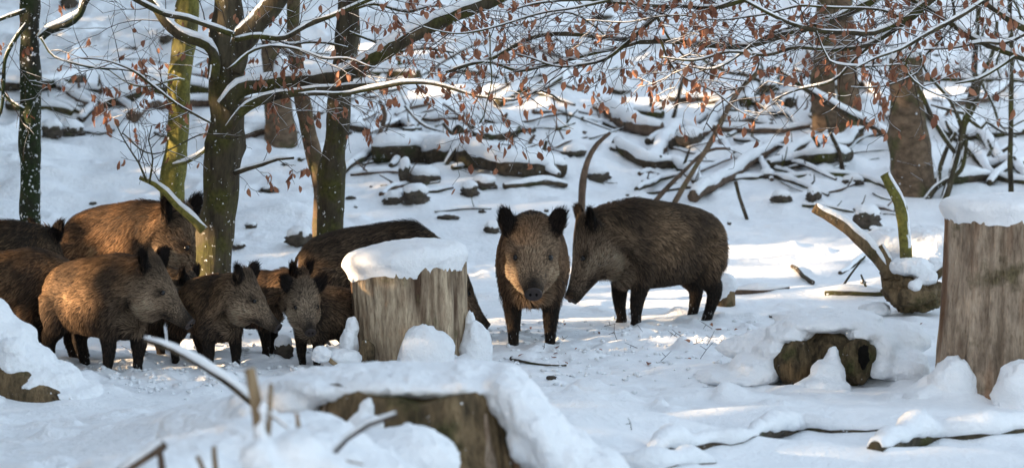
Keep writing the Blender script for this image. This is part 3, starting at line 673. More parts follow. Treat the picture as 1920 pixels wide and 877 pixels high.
def cap_mesh(R, t, seed, over=.04, droop=.05, n=72, ell=1.0, dome=.25, skirt=None):
    """thick pillow of snow with a rounded rim, local to the stump top"""
    a = np.linspace(0, 2 * PI, n, endpoint=False); V = []
    edge = 1 + .05 * fbm(np.stack([np.cos(a) * 1.5, np.sin(a) * 1.5, a * 0], 1), 3, seed); dr = droop * (1 + .8 * fbm(np.stack([np.cos(a) * 2.2, np.sin(a) * 2.2, a * 0], 1), 2, seed + 2) + .16 * fbm(np.stack([np.cos(a) * 12, np.sin(a) * 12, a * 0], 1), 2, seed + 6))
    if skirt is not None: dr = dr + np.array([skirt(x) for x in a])
    prof = []
    for k in range(9):                                            # dome
        u = k / 9; prof.append((u * .80, t * (1 + dome * (1 - u * u)) , 0))
    for k in range(9):                                            # rim
        th = PI / 2 * k / 8; prof.append((.80 + .20 * math.sin(th), t * (.42 + .58 * math.cos(th)), 0))
    for k in range(1, 7): prof.append((1.0 - .012 * k, t * .42 * (1 - k / 6), k / 6))
    prof += [(.93, .0, 1.05), (.86, .004, .55), (.6, .004, 0), (0.05, .004, 0)]
    P3 = []
    for (u, z, d) in prof:
        rr = u * R * (1 + (edge - 1) * u) + over * min(1, u) ** 2
        P3.append(np.stack([np.cos(a) * rr, np.sin(a) * rr * ell, z - dr * d], 1))
    V = np.concatenate(P3); nn = fbm(V * 4 + seed, 3, seed); V[:, 2] += .05 * t * nn * 2; nn = np.stack([fbm(V * 16, 2, seed + 40 + c) for c in range(3)], 1); V += nn * .010
    Fs = []; m = len(prof)
    for i in range(m - 1):
        for j in range(n): Fs.append([i * n + j, (i + 1) * n + j, (i + 1) * n + (j + 1) % n, i * n + (j + 1) % n])
    Fs.append([j for j in range(n)]); Fs.append([(m - 1) * n + j for j in range(n)][::-1])
    return mesh_np('snow_cap', V, Fs, M_SNOW)
def addcap(root, off, me, tilt=0):
    o = link('snow_cap', me, root); o.location = off; o.rotation_euler = (0, tilt, 0); return o
def heap(root, items, name='snow', clump=.3):
    for k, (c, r, sd) in enumerate(items):
        G = Geo(); G.add(*blob(c, r, sd, 30, 20, .22, 3.0)); 
        V = np.array(G.v); V += .09 * min(r) * np.stack([fbm(V * 28, 3, sd + q) for q in range(3)], 1) * clump * 3; G.v = [tuple(v) for v in V]
        G.obj(name, M_SNOW, root)

# centre stump
Y = 17.45; b = gY(776, Y, 0); k_ = 1 / ppm(Y)
root, top = stump('tree_stump', 'tall pale cut stump in the centre with a thick round snow cap', b, 112 * k_, 104 * k_, at(776, 494, Y).z - b.z, M_WOOD, 41, (-10 * k_, 0), .022, .07, flarepow=1.5)
addcap(root, top - b + Vector((-.012, 0, -.03)), cap_mesh(112 * k_, .135, 41, .022, .03, dome=.3), -.09)
heap(root, [(at(654, 655, Y - .28), (.055, .06, .14), 1), (at(660, 615, Y - .28), (.04, .045, .07), 2), (at(800, 668, Y - .42), (.165, .12, .19), 3), (at(893, 665, Y - .15), (.10, .12, .20), 4), (at(882, 615, Y - .1), (.035, .04, .10), 5), (at(640, 672, Y - .4), (.12, .1, .06), 6)])
G = Geo(); G.add(*blob(at(688, 664, Y - .36), (.05, .04, .08), 9, amp=.3)); G.obj('stub', M_ROT, root)
# low snowy twig lump left of it
root = thing('broken_twig', 'short broken twig under a snow ball beside the centre stump', 'twig', gY(618, Y - .5, 0))
G = Geo(); G.add(*tube(catmull(pts([(640, 690), (622, 678), (600, 655)], Y - .5, (9, 8)), .03), 8)); G.obj('stem', M_PALEWOOD, root); heap(root, [(at(603, 665, Y - .5), (.06, .05, .05), 12)])

# right-hand tall stump
Y = 15.9; b = gY(1897, Y, 0); k_ = 1 / ppm(Y)
root, top = stump('tree_stump', 'tallest grey-brown stump with snow cap, cut off by the right edge', b, 130 * k_, 150 * k_, at(1897, 392, Y).z - b.z, M_WOODGREY, 45, (4 * k_, 0), .018, .06, flarepow=2.5, n=160, m=34)
addcap(root, top - b + Vector((0, 0, -.03)), cap_mesh(130 * k_, .10, 45, .024, .03, dome=.2))
heap(root, [(at(1788, 735, Y - .25), (.15, .13, .19), 21), (at(1760, 765, Y - .3), (.22, .15, .12), 22), (at(1918, 740, Y - .48), (.16, .12, .19), 23), (at(1700, 760, Y - .2), (.22, .25, .07), 24)])

# low stump at the right with snow draped over it
Y = 16.55; b = gY(1548, Y, -.02); k_ = 1 / ppm(Y)
root = thing('tree_stump', 'low hollow stump under draped snow, right of the middle', 'tree stump', b)
G = Geo(); V, Fs = blob((0, 0, 0), (1, 1, 1), 51, 60, 30, .10, 2.2); V = np.array(V); V *= np.array([.245, .26, .20]); V[:, 2] += .12
rid = fbm(np.stack([V[:, 0] * 14, V[:, 1] * 14, V[:, 2] * 1.5], 1), 3, 52); V[:, 1] += .05 * rid; V[:, 0] += .02 * rid
# narrow to two root lobes at the foot
foot = np.clip((.18 - V[:, 2]) / .2, 0, 1); V[:, 0] += foot * np.sign(V[:, 0]) * .04; G.add(V + np.array(b), Fs); G.obj('trunk', M_OLDWOOD, root)
for lx, ly, rr_ in ((1490, 680, (.11, .10, .13)), (1608, 675, (.10, .10, .13))):
    G = Geo(); V, Fs = blob(at(lx, ly, Y - .2), rr_, 53 + lx, 34, 20, .25, 3.0); V = np.array(V); V[:, 1] += .03 * fbm(np.stack([V[:, 0] * 22, V[:, 2] * 4, V[:, 1]], 1), 3, 54); G.add(V, Fs); G.obj('root', M_OLDWOOD, root)
G = Geo(); G.add(*blob(at(1619, 668, Y - .325), (.030, .03, .065), 55, amp=.6)); G.obj('hollow', M_DARK, root)  # solid near-black lump painting the shade of a hole
# draped snow: a sheet over the back and top that runs down both sides and through the middle
def drape(root, cx, Y, spec, seed, name='snow', iters=10):
    G = Geo()
    for (px, py, dY, r) in spec:
        V, Fs = blob(at(px, py, Y + dY), r, seed, 30, 18, .2, 2.5); seed += 1
        V = np.array(V); V += .010 * np.stack([fbm(V * 22, 3, seed + q) for q in range(3)], 1); G.add(V, Fs)
    ob = G.obj(name, M_SNOW, root)
    md = ob.modifiers.new('join', 'REMESH'); md.mode = 'VOXEL'; md.voxel_size = .012; s2 = ob.modifiers.new('sm', 'SMOOTH'); s2.iterations = iters; s2.factor = .6
    dg = bpy.context.evaluated_depsgraph_get(); me = bpy.data.meshes.new_from_object(ob.evaluated_get(dg)); ob.modifiers.clear(); ob.data = me
    nv = len(me.vertices); c = np.empty(nv * 3, np.float32); me.vertices.foreach_get('co', c); c = c.reshape(-1, 3); c += (.010 * np.stack([fbm(c.astype(float) * 34, 3, seed + q) for q in range(3)], 1)).astype(np.float32); me.vertices.foreach_set('co', c.ravel())
    me.polygons.foreach_set('use_smooth', np.ones(len(me.polygons), bool)); me.update(); return ob
drape(root, 1548, Y, [(1545, 606, 0, (.26, .26, .05)), (1480, 625, 0, (.14, .24, .06)), (1615, 622, 0, (.14, .24, .06)), (1648, 650, .02, (.10, .26, .10)), (1685, 685, .04, (.18, .3, .10)), (1455, 655, 0, (.12, .24, .07)), (1425, 685, 0, (.18, .26, .07)), (1380, 705, .0, (.25, .3, .05)), (1730, 712, .05, (.25, .3, .06)),
    (1562, 662, -.29, (.035, .05, .045)), (1560, 680, -.30, (.05, .07, .06)), (1553, 700, -.34, (.10, .10, .09)), (1540, 728, -.4, (.16, .12, .07)), (1500, 648, -.22, (.03, .03, .04)), (1484, 668, -.24, (.02, .02, .03)), (1648, 690, -.2, (.07, .08, .06)), (1550, 596, .2, (.32, .3, .05)), (1590, 640, .3, (.5, .35, .14)), (1480, 650, .3, (.4, .3, .12))], 61)

# foreground stump at the bottom, out of focus
Y = 11.4; b = gY(800, Y, -.05); k_ = 1 / ppm(Y)
root, top = stump('tree_stump', 'wide rotten stump in the foreground under a heavy snow slab', b, 205 * k_, 300 * k_, at(800, 742, Y - .4).z - b.z, M_ROT, 71, (-10 * k_, 0), .05, .12, flarepow=1.3, n=90, m=28)
for k in range(26):                       # splintered face of the rotten wood
    fx = -.36 + .72 * k / 25 + rng.uniform(-.01, .01); fy = -math.sqrt(max(.0, .44 ** 2 - fx ** 2)) * rng.uniform(.98, 1.03); c0 = Vector(b) + Vector((fx - .02, fy, 0)); h_ = top.z - b.z - .03
    G = Geo(); P = np.array([(*(c0 + Vector((fx * .45, -.10, 0))), rng.uniform(.016, .04)), (*(c0 + Vector((fx * .12, -.03, h_ * .5))), rng.uniform(.012, .034)), (*(c0 + Vector((rng.uniform(-.01, .01), .02, h_ * rng.uniform(.7, .98)))), .006)]); G.add(*tube(catmull(P, .05), 7, .5, k, 12)); G.obj('splinter', M_WOODGREY if k % 3 == 0 else M_ROT, root)
drape(root, 800, Y, [(760, 712, 0, (.40, .40, .062)), (620, 722, .02, (.20, .35, .062)), (880, 710, 0, (.18, .36, .064)), (560, 742, .1, (.16, .35, .09)), (510, 770, .15, (.20, .35, .12)), (945, 722, -.1, (.10, .34, .075)), (960, 742, -.2, (.10, .28, .09)), (982, 770, -.25, (.095, .28, .11)), (1000, 795, -.28, (.10, .28, .12)), (1025, 830, -.3, (.12, .28, .13)), (1055, 865, -.32, (.14, .28, .14)), (1095, 905, -.35, (.20, .28, .14)), (975, 830, -.42, (.05, .06, .08)),
   (690, 775, -.42, (.032, .03, .06)), (670, 800, -.45, (.04, .04, .06)), (700, 812, -.5, (.05, .04, .07)), (430, 815, .2, (.3, .4, .14))], 72)
# snow heaps in front
def snow_heap(label, spec, seed, near):
    root = thing('snow_heap', label, 'snow heap', near); drape(root, 0, 0, spec, seed); return root
snow_heap('big rounded snow heap in the foreground left of the wide rotten stump', [(500, 835, 9.9, (.22, .3, .10)), (570, 822, 10.1, (.18, .3, .09)), (410, 855, 9.8, (.2, .3, .09)), (620, 850, 9.9, (.14, .3, .1)), (350, 875, 9.7, (.2, .3, .09)), (560, 930, 9.8, (.45, .4, .24)), (270, 900, 9.5, (.25, .3, .09))], 81, gY(500, 9.8))
snow_heap('smooth snow cushion just in front of the wide rotten stump', [(770, 850, 10.3, (.155, .2, .095)), (715, 850, 10.3, (.10, .2, .085)), (815, 870, 10.3, (.09, .2, .10)), (760, 960, 10.3, (.22, .3, .24))], 91, gY(760, 10.3))
snow_heap('small lumpy snow heap among twigs at the bottom edge', [(555, 850, 8.6, (.09, .12, .06)), (500, 885, 8.5, (.07, .1, .05)), (600, 880, 8.6, (.1, .1, .05)), (480, 855, 8.5, (.05, .07, .05)), (560, 950, 8.6, (.3, .2, .13)), (493, 768, 8.55, (.018, .02, .035)), (490, 810, 8.55, (.02, .02, .03))], 95, gY(560, 8.6))

# snow-buried root flare at the left edge
Y = 15.5; b = gY(-190, Y, 0)
root = thing('tree_root', 'great snow-covered root flare with bare dark bark at the left edge', 'tree root', b)
G = Geo(); G.add(*tube(catmull(np.array([(*at(-230, 380, Y), .24), (*at(-200, 520, Y), .27), (*at(-130, 620, Y - .1), .25), (*at(-30, 690, Y - .2), .19), (*at(60, 745, Y - .3), .13), (*at(140, 785, Y - .35), .07)]), .06), 28, .25, 5, 4)); G.obj('root', M_ROT, root)
G = Geo(); G.add(*tube(catmull(np.array([(*at(-260, -500, Y), .25), (*at(-255, 200, Y), .27), (*at(-250, 600, Y), .34)]), .1), 24, .1, 6, 4)); G.obj('trunk', M_BARK_DARK, root)
drape(root, 0, Y, [(-150, 510, .0, (.26, .34, .2)), (-90, 560, -.02, (.22, .32, .16)), (-40, 605, -.04, (.2, .3, .14)), (0, 640, -.06, (.19, .3, .13)), (40, 678, -.08, (.19, .3, .11)), (80, 708, -.1, (.20, .3, .09)), (120, 735, -.1, (.22, .3, .07)), (175, 757, -.1, (.28, .32, .05)), (250, 775, -.1, (.3, .35, .03)), (-60, 690, -.25, (.17, .2, .2)), (-50, 780, -.45, (.22, .15, .14)), (30, 795, -.5, (.25, .15, .05)), (20, 655, -.3, (.08, .1, .06))], 101, iters=22)

# ------------------------------------------------------------------ wording for scattered things: size, look, nearest landmark and side of it
MARKS = [('the leftmost trunk', 58, 300), ('the mossy tree', 320, 250), ('the forked beech', 410, 300), ('the dark beech trunk', 620, 300), ('the broken brown trunk', 527, 240), ('the huge middle log', 860, 300), ('the domed snow pile', 1185, 215), ('the curved bare branch', 1110, 330), ('the round snow ball', 1165, 150),
 ('the leaning pole', 1340, 260), ('the old double tree', 1560, 210), ('the thick brown trunk', 1705, 260), ('the bare shrub', 1800, 300), ('the uprooted stump', 1690, 450), ('the side-on boar', 1230, 480), ('the head-on boar', 997, 520), ('the low draped stump', 1545, 660), ('the tallest stump', 1860, 560), ('the centre stump', 765, 560),
 ('the mossy boulders', 780, 350), ('the sunlit snow strip', 950, 175), ('the thick slanting log', 1400, 310), ('the stone blocks on the left', 115, 240), ('the top left corner', 20, 20), ('the top right corner', 1900, 20), ('the foreground log', 1480, 810), ('the small capped stump', 1361, 560), ('the wide foreground stump', 800, 790), ('the left root flare', 60, 690)]
USED = set()
def where(px, py, what):
    for k in sorted(range(len(MARKS)), key=lambda k: math.hypot((px - MARKS[k][1]) * .8, py - MARKS[k][2]))[:6]:
        n_, mx, my = MARKS[k]; dx, dy = px - mx, py - my
        vert = 'above' if dy < 0 else 'below'; hor = 'left of' if dx < 0 else 'right of'; d = math.hypot(dx, dy)
        opts = ([hor, 'just ' + hor] if abs(dx) > abs(dy) else [vert, 'just ' + vert]) ; rel = opts[1] if d < 70 else opts[0]
        both = vert + ' and ' + ('left of' if dx < 0 else 'right of')
        for r_ in (rel, both, 'some way ' + opts[0] if d > 110 else 'close ' + both.replace('above and ', 'by, higher and ').replace('below and ', 'by, lower and ')):
            lb = what + ' ' + r_ + ' ' + n_
            if lb not in USED and len(lb.split()) <= 16: USED.add(lb); return lb
    return what + ' among many on the snowy slope'
# ------------------------------------------------------------------ logs and fallen limbs
def log(name, label, cat, L, thick, snow=.05, mat=None, seed=0, sink=.35, group=None, lifted=None, wob=.02, span=70, nubs=0, dY=0, kind='stem', rough=.22, lump=.4):
    """pixel polyline lying on the ground (lifted: height above ground per point, else resting)"""
    rows = []
    n = len(L)
    for i, p in enumerate(L):
        t = i / max(1, n - 1); th = thick[0] * (1 - t) + thick[1] * t if isinstance(thick, tuple) else thick
        if lifted is None:
            v = g(p[0], p[1] + th * .3); r = th / 2 / F * v.y; v.z += r * (1 - sink)
        else:
            v = at(p[0], p[1], lifted + (p[2] if len(p) > 2 else 0)); r = th / 2 / F * v.y
        rows.append((*v, r))
    P = catmull(np.array(rows), .05)
    if wob: P = wobble(P, wob, seed, 2.2)
    mid = P[len(P) // 2]; root = thing(name, label, cat, Vector(P[0][:3]) if lifted else Vector((mid[0], mid[1], mid[2])), group)
    G = Geo(); G.add(*tube(P, 14 if P[:, 3].max() > .03 else 8, rough, seed, 8)); rr = random.Random(seed)
    if nubs:
        for k in range(nubs):
            i = rr.randrange(2, len(P) - 2) if len(P) > 5 else 1; d = Vector((rr.uniform(-.6, .6), rr.uniform(-.5, 0), rr.uniform(.2, 1))).normalized(); l = rr.uniform(.08, .25); c = Vector(P[i][:3])
            G.add(*tube(catmull(np.array([(*c, P[i][3] * .5), (*(c + d * l * .6), P[i][3] * .35), (*(c + d * l + Vector((rr.uniform(-.05, .05), 0, .02))), P[i][3] * .25)]), .04), 6, .2, seed))
    G.obj(kind, mat or M_LOG, root)
    if snow:
        G = Geo(); G.add(*snowcap(P, snow, seed + 1, span, 9, lump, 4.0)); G.obj('snow', M_SNOW, root)
    return root
A = 'fallen log'; Bc = 'fallen branch'
LOGS = [
 ('log', 'dark fallen log at the far left edge of the slope', A, [(-60, 175), (20, 165), (90, 160), (150, 150)], 24, .05),
 ('log', 'short snowy log crossing behind the snow-flecked trunk', A, [(120, 170), (165, 168), (215, 176)], (12, 10), .06),
 ('log', 'thin log running down right of the snow-flecked trunk', A, [(85, 148), (115, 165), (150, 190), (185, 200)], (16, 12), .05),
 ('log', 'long mossy snow-laden log between the left trunks', A, [(185, 200), (215, 190), (255, 180), (310, 172), (360, 172), (400, 178)], (20, 34), .075),
 ('branch', 'snowy branch slanting down to the left of the mossy tree', Bc, [(150, 228), (172, 205), (200, 185)], (18, 12), .045),
 ('branch', 'dark branch low on the snow left of the mossy tree', Bc, [(80, 192), (110, 196), (135, 206), (150, 212)], (15, 9), .03),
 ('log', 'snowy log behind the forked beech at its right', A, [(435, 262), (470, 252), (515, 240)], 17, .06),
 ('log', 'brown log high on the slope behind the dark beech trunk', A, [(600, 150), (660, 142), (715, 140), (785, 145)], (16, 22), .05),
 ('log', 'dark stick lying left of the forked beech', A, [(160, 248), (190, 252), (215, 245)], 6, .01),
 ('log', 'huge snow-covered log in the middle of the slope', A, [(702, 290), (745, 288), (800, 292), (880, 300), (960, 316), (1055, 322)], (50, 38), .085),
 ('branch', 'snowy branch sloping to the left end of the huge log', Bc, [(642, 325), (665, 308), (690, 290), (712, 268)], (12, 16), .035),
 ('branch', 'snowy branch leaning on the middle of the huge log', Bc, [(733, 312), (755, 292), (782, 272)], (11, 13), .035),
 ('log', 'short snow-capped log above the huge middle log', A, [(880, 256), (920, 256), (968, 250)], (18, 22), .065),
 ('log', 'dark-ended log with a wide snow cushion on the upper slope', A, [(908, 232), (950, 240), (1000, 246)], (24, 12), .06),
 ('log', 'thin straight log on the slope above the left end of the huge log', A, [(795, 224), (860, 224)], 10, .035),
 ('branch', 'crooked root-like branch below the huge log', Bc, [(848, 316), (885, 308), (920, 302), (955, 300)], (12, 9), .03),
 ('branch', 'crooked branch lying behind the front-facing boar', Bc, [(944, 352), (975, 346), (1020, 342), (1062, 350)], (12, 14), .035),
 ('log', 'short stout snowy log end pointing at the viewer', A, [(1045, 335), (1010, 318), (978, 304)], (24, 28), .06),
 ('log', 'massive dark log under a domed snow pile on the upper slope', A, [(1140, 205), (1165, 228), (1200, 243), (1240, 246)], (34, 30), .07),
 ('log', 'brown bark slab beside the domed snow pile', A, [(1190, 210), (1243, 219)], 15, .05),
 ('branch', 'long snowy branch rising from the rocks to the right', Bc, [(1215, 268), (1270, 246), (1320, 225), (1370, 196)], (16, 10), .035),
 ('log', 'long dark log running across the slope at the upper right', A, [(1255, 186), (1330, 188), (1420, 196), (1530, 192), (1660, 200)], (13, 10), .05),
 ('log', 'second long log a step below the upper right log', A, [(1330, 240), (1400, 246), (1480, 244), (1520, 236)], (15, 12), .04),
 ('branch', 'short dark branch between two long logs on the right', Bc, [(1370, 208), (1410, 216), (1450, 214)], 9, .025),
 ('branch', 'thin bare branch lying above the side-on boar back', Bc, [(1175, 368), (1235, 362), (1295, 352)], (6, 5), .0),
 ('branch', 'very long thin branch stretching right from behind the boar', Bc, [(1255, 346), (1330, 340), (1400, 334), (1480, 332), (1560, 326), (1610, 332), (1665, 350)], (7, 13), .022),
 ('log', 'thick snowy mossy log slanting up to the right of the boar', A, [(1300, 372), (1345, 345), (1395, 315), (1440, 285), (1470, 264)], (26, 15), .05),
 ('log', 'mossy log half buried in the snow left of the brown trunk', A, [(1440, 312), (1490, 306), (1545, 296), (1590, 296)], (20, 26), .055),
 ('branch', 'thin curved branch on the snow below the old tree', Bc, [(1455, 292), (1495, 280), (1535, 264), (1552, 245)], (6, 8), .012),
 ('branch', 'forked thin branch lying left of the brown trunk', Bc, [(1590, 282), (1615, 262), (1650, 250), (1670, 246)], (5, 6), .012),
 ('log', 'log partly buried under sunlit snow right of the boar', A, [(1375, 548), (1430, 546), (1480, 538)], (14, 10), .045),
 ('log', 'short straight snow-topped log left of the uprooted stump', A, [(1548, 550), (1600, 550), (1655, 550)], 14, .055),
 ('branch', 'bare stick poking from the snow left of the uprooted stump', Bc, [(1485, 500), (1506, 520), (1526, 532)], (7, 9), 0),
 ('log', 'foreground log with dark bark showing through snow, lower right', A, [(1220, 850), (1260, 836), (1330, 826), (1400, 812), (1480, 806), (1560, 804), (1660, 798)], (26, 20), .065),
 ('log', 'foreground log buried in lumpy snow at the bottom right', A, [(1110, 862), (1200, 872), (1260, 866), (1340, 862)], (24, 18), .08),
 ('log', 'snow-laden log disappearing behind the bottom right corner', A, [(1640, 835), (1740, 815), (1830, 806), (1950, 790)], (32, 36), .075),
 ('log', 'dark sunken log behind the right tall stump', A, [(1740, 345), (1790, 338), (1860, 332)], (26, 18), .06),
 ('branch', 'snowy curved branch near the right edge, upper one', Bc, [(1838, 292), (1850, 322), (1880, 338), (1940, 345)], (11, 13), .04),
 ('branch', 'snowy curved branch near the right edge, lower one', Bc, [(1855, 345), (1885, 318), (1925, 302)], (14, 12), .035),
 ('log', 'dark log high in the top right behind the twigs', A, [(1720, 150), (1800, 150), (1940, 155)], 12, .05),
 ('log', 'small brown log on the upper slope above the sunlit snow', A, [(850, 134), (895, 138)], 14, .05),
 ('branch', 'dark branch pointing up and right near the round snow ball', Bc, [(1070, 166), (1110, 150), (1156, 126)], (7, 6), .008),
 ('branch', 'snowy branch slanting across the sunny strip, upper middle', Bc, [(780, 146), (820, 122), (850, 102), (885, 84)], (8, 5), .02),
]
for i, (nm, lb, ct, L, th, sn) in enumerate(LOGS):
    near = L[0][1] > 780; sn = sn * .8
    log(nm, lb, ct, L, th, sn, [M_LOG, M_LOG, M_LOGRED, M_BARK_DARK][i % 4] if nm == 'log' else [M_LOG, M_BARK_DARK][i % 2], 200 + i, .12 if not near else .75, 'fallen wood on the snowy slope', nubs=2 if nm == 'log' and i % 2 and not near else 0, lump=1.3 if near else .5, span=66 if not near else 78, wob=.02 if max(np.atleast_1d(th)) > 8 else .01)
rl = random.Random(77)
for k in range(24):
    if k < 15: px, py = rl.uniform(660, 1660), rl.uniform(150, 345)
    elif k < 20: px, py = rl.uniform(60, 420), rl.uniform(120, 215)
    else: px, py = rl.uniform(1740, 1900), rl.uniform(180, 320)
    l = rl.uniform(50, 170); a = rl.uniform(-.9, .9); th = rl.uniform(11, 26)
    L = [(px - l / 2, py - l * a * .5), (px - l * .15, py + rl.uniform(-4, 4)), (px + l * .2, py + rl.uniform(-4, 4)), (px + l / 2, py + l * a * .5)]
    log('log', where(px, py, ('thick' if th > 18 else 'slim') + (' short' if l < 110 else ' long') + ' snow-topped log'), A, L, (th, th * .75), rl.uniform(.02, .045), rl.choice((M_LOG, M_LOGRED, M_BARK_DARK)), 700 + k, .05, 'fallen wood on the snowy slope', nubs=rl.choice((0, 2, 3)))
# limbs that stick up out of the snow
def upright(name, label, L, thick, base_px, snow=0, mat=None, seed=0, dY=0, cat='branch', wob=.012, n=0):
    b = g(*base_px); return log(name, label, cat, [(*base_px, dY)] + [(*p,) for p in L], thick, snow, mat, seed, lifted=b.y, wob=wob, nubs=n)
upright('curved_branch', 'tall curved bare branch standing behind the two boars', [(1092, 345), (1102, 300), (1120, 270), (1143, 250)], (16, 6), (1092, 430), 0, M_LOGRED, 301)
upright('pole', 'long bare pole leaning right above the side-on boar', [(1300, 320), (1335, 262), (1375, 185), (1395, 160), (1420, 138)], (10, 8), (1262, 385), 0, M_BARK_BROWN, 302)
upright('bent_branch', 'bent brown branch crossing the long leaning pole', [(1262, 340), (1288, 315), (1318, 288), (1345, 278), (1370, 279)], (9, 5), (1228, 378), .0, M_LOGRED, 303)
upright('stick', 'dark stick slanting down to the right of the boar back', [(1386, 372), (1378, 340)], (7, 8), (1401, 412), 0, M_LOG, 304)
upright('stick', 'dark stick standing on the very long thin branch', [(1572, 285), (1556, 250), (1548, 215)], (9, 5), (1580, 322), 0, M_LOG, 305)
upright('forked_stick', 'bare stick curving up out of the huge middle log', [(885, 242), (868, 222), (848, 205), (830, 194)], (12, 6), (886, 262), .005, M_LOGRED, 306)
upright('stick', 'thin stick slanting above the left end of the huge log', [(800, 238), (780, 222), (760, 198)], (5, 6), (832, 248), .008, M_LOG, 307)
upright('branch', 'snowy branch hanging over the front of the huge log', [(850, 285), (860, 270), (876, 262)], (10, 10), (836, 308), .025, M_LOG, 308)
upright('stick', 'short stick slanting up on top of the huge log', [(842, 246), (830, 232)], (7, 6), (858, 262), 0, M_LOG, 309)
upright('stub', 'short snow-topped stub at the right end of the huge log', [(995, 262), (1002, 252)], (13, 9), (988, 276), .01, M_LOGRED, 310)
upright('stub', 'stubby branch end poking down in front of the huge log', [(932, 312), (945, 300)], (11, 10), (922, 326), .015, M_LOG, 311)
upright('branch', 'dark forked sticks above the left end of the huge log', [(722, 215), (712, 190)], (10, 7), (708, 262), .0, M_LOGRED, 312)
upright('leaning_branch', 'long snowy branch leaning down onto the brown trunk', [(1640, 240), (1580, 208), (1520, 172), (1480, 145), (1450, 125)], (16, 10), (1700, 275), .03, M_LOG, 313)
upright('leaning_branch', 'second snowy branch leaning above the first one', [(1640, 192), (1600, 180), (1540, 150), (1490, 130)], (11, 7), (1690, 206), .02, M_LOG, 314)
upright('stick', 'thin upright dead stem on the upper slope', [(1270, 195), (1276, 165), (1284, 142)], (8, 6), (1262, 222), 0, M_LOG, 315)
upright('branch', 'bare forked dark branch in the upper right middle', [(1405, 142), (1360, 132), (1320, 112), (1290, 80)], (12, 6), (1460, 168), .012, M_BARK_DARK, 316)
upright('branch', 'dark bare limb leaning from the slope to the top edge', [(870, 92), (905, 80)], (6, 4), (800, 138), .012, M_LOG, 317)
# bare shrub right of the brown trunk
b = g(1775, 372); Y = b.y; T = Tree('bare_shrub', 'dark leafless many-stemmed shrub between the brown trunk and right stump', 'shrub', b, None, M_BARK_DARK, 41)
for L, th in [([(1770, 375), (1782, 340), (1792, 300), (1805, 250), (1815, 200), (1826, 150), (1830, 80), (1838, -20)], (16, 8)), ([(1795, 290), (1770, 255), (1745, 215), (1720, 160), (1690, 110)], (11, 6)), ([(1800, 250), (1828, 195), (1838, 150), (1862, 100), (1870, 40)], (12, 6)),
              ([(1805, 245), (1790, 205), (1775, 180), (1740, 140), (1725, 100)], (9, 5)), ([(1712, 412), (1740, 370), (1762, 345), (1800, 318), (1812, 262)], (15, 9)), ([(1760, 345), (1765, 310), (1780, 268), (1792, 250)], (9, 7)),
              ([(1815, 222), (1840, 240), (1850, 230), (1880, 248), (1905, 256)], (8, 4)), ([(1822, 215), (1800, 210), (1770, 202), (1745, 195)], (9, 4)), ([(1838, 150), (1860, 190), (1880, 240), (1920, 225)], (6, 4))]:
    T.limb(pts(L, Y, th), .006, dens=5, leafp=0, length=(.15, .45), wob=.01, name='stem', start=.3, tws=.004)
T.finish()

# uprooted stump with broken limbs
Y = 20.3; b = gY(1700, Y, 0); root = thing('uprooted_stump', 'dark uprooted stump with two broken snowy limbs, mid right', 'tree stump', b)
for k, (px, py, dy, r) in enumerate([(1712, 548, 0, (.19, .2, .14)), (1690, 530, .05, (.13, .15, .16)), (1738, 560, 0, (.10, .15, .08))]):
    G = Geo(); V, Fs = blob(at(px, py, Y + dy), r, 120 + k, 40, 26, .4, 3.5); V = np.array(V); V += .03 * np.stack([fbm(V * 14, 3, 130 + q) for q in range(3)], 1); G.add(V, Fs); G.obj('root_ball', M_ROT, root)
def lim(L, th, snow, mat, seed, nm='limb'):
    P = catmull(pts(L, Y, th), .04); P = wobble(P, .012, seed); G = Geo(); G.add(*tube(P, 14, .25, seed, 10)); o = G.obj(nm, mat, root)
    if snow: G = Geo(); G.add(*snowcap(P, snow, seed, 60, 8, .3, 6)); G.obj('snow', M_SNOW, o)
lim([(1698, 500), (1696, 440), (1690, 390), (1676, 355), (1660, 325)], (24, 20), .025, M_BARK_MOSS, 141); lim([(1665, 512), (1630, 465), (1590, 430), (1550, 402), (1528, 388)], (24, 19), .03, M_ROT, 142)
lim([(1668, 520), (1662, 485), (1650, 460)], (26, 14), .02, M_ROT, 143, 'stub'); lim([(1722, 545), (1752, 520), (1775, 500)], (20, 22), .03, M_ROT, 144, 'stub'); lim([(1700, 515), (1712, 498)], (12, 10), .0, M_PALEWOOD, 145, 'stub')
drape(root, 0, Y, [(1705, 500, 0, (.16, .18, .07)), (1735, 520, -.03, (.09, .16, .06)), (1740, 462, .6, (.25, .3, .16)), (1670, 455, .7, (.2, .3, .12)), (1715, 535, -.17, (.05, .05, .05)), (1750, 500, .3, (.12, .2, .10)), (1640, 580, .05, (.12, .15, .05))], 150)
log('branch', 'broken brown branch in the snow left of the uprooted stump', Bc, [(1575, 512), (1598, 498), (1618, 482)], (9, 11), .01, M_LOG, 330)
# little snow-capped stump behind the boar
b = g(1361, 574); root = thing('small_stump', 'small stump with a tall snow cap behind the boar tail', 'tree stump', b); Y = b.y
G = Geo(); G.add(*tube(np.array([(*(b - Vector((0, 0, .1))), .075), (*(b + Vector((0, 0, .12))), .065), (*(b + Vector((0, 0, .2))), .06)]), 16, .15, 8)); G.obj('trunk', M_ROT, root)
drape(root, 0, Y, [(1360, 535, 0, (.085, .09, .09)), (1352, 552, -.02, (.06, .07, .06))], 160)

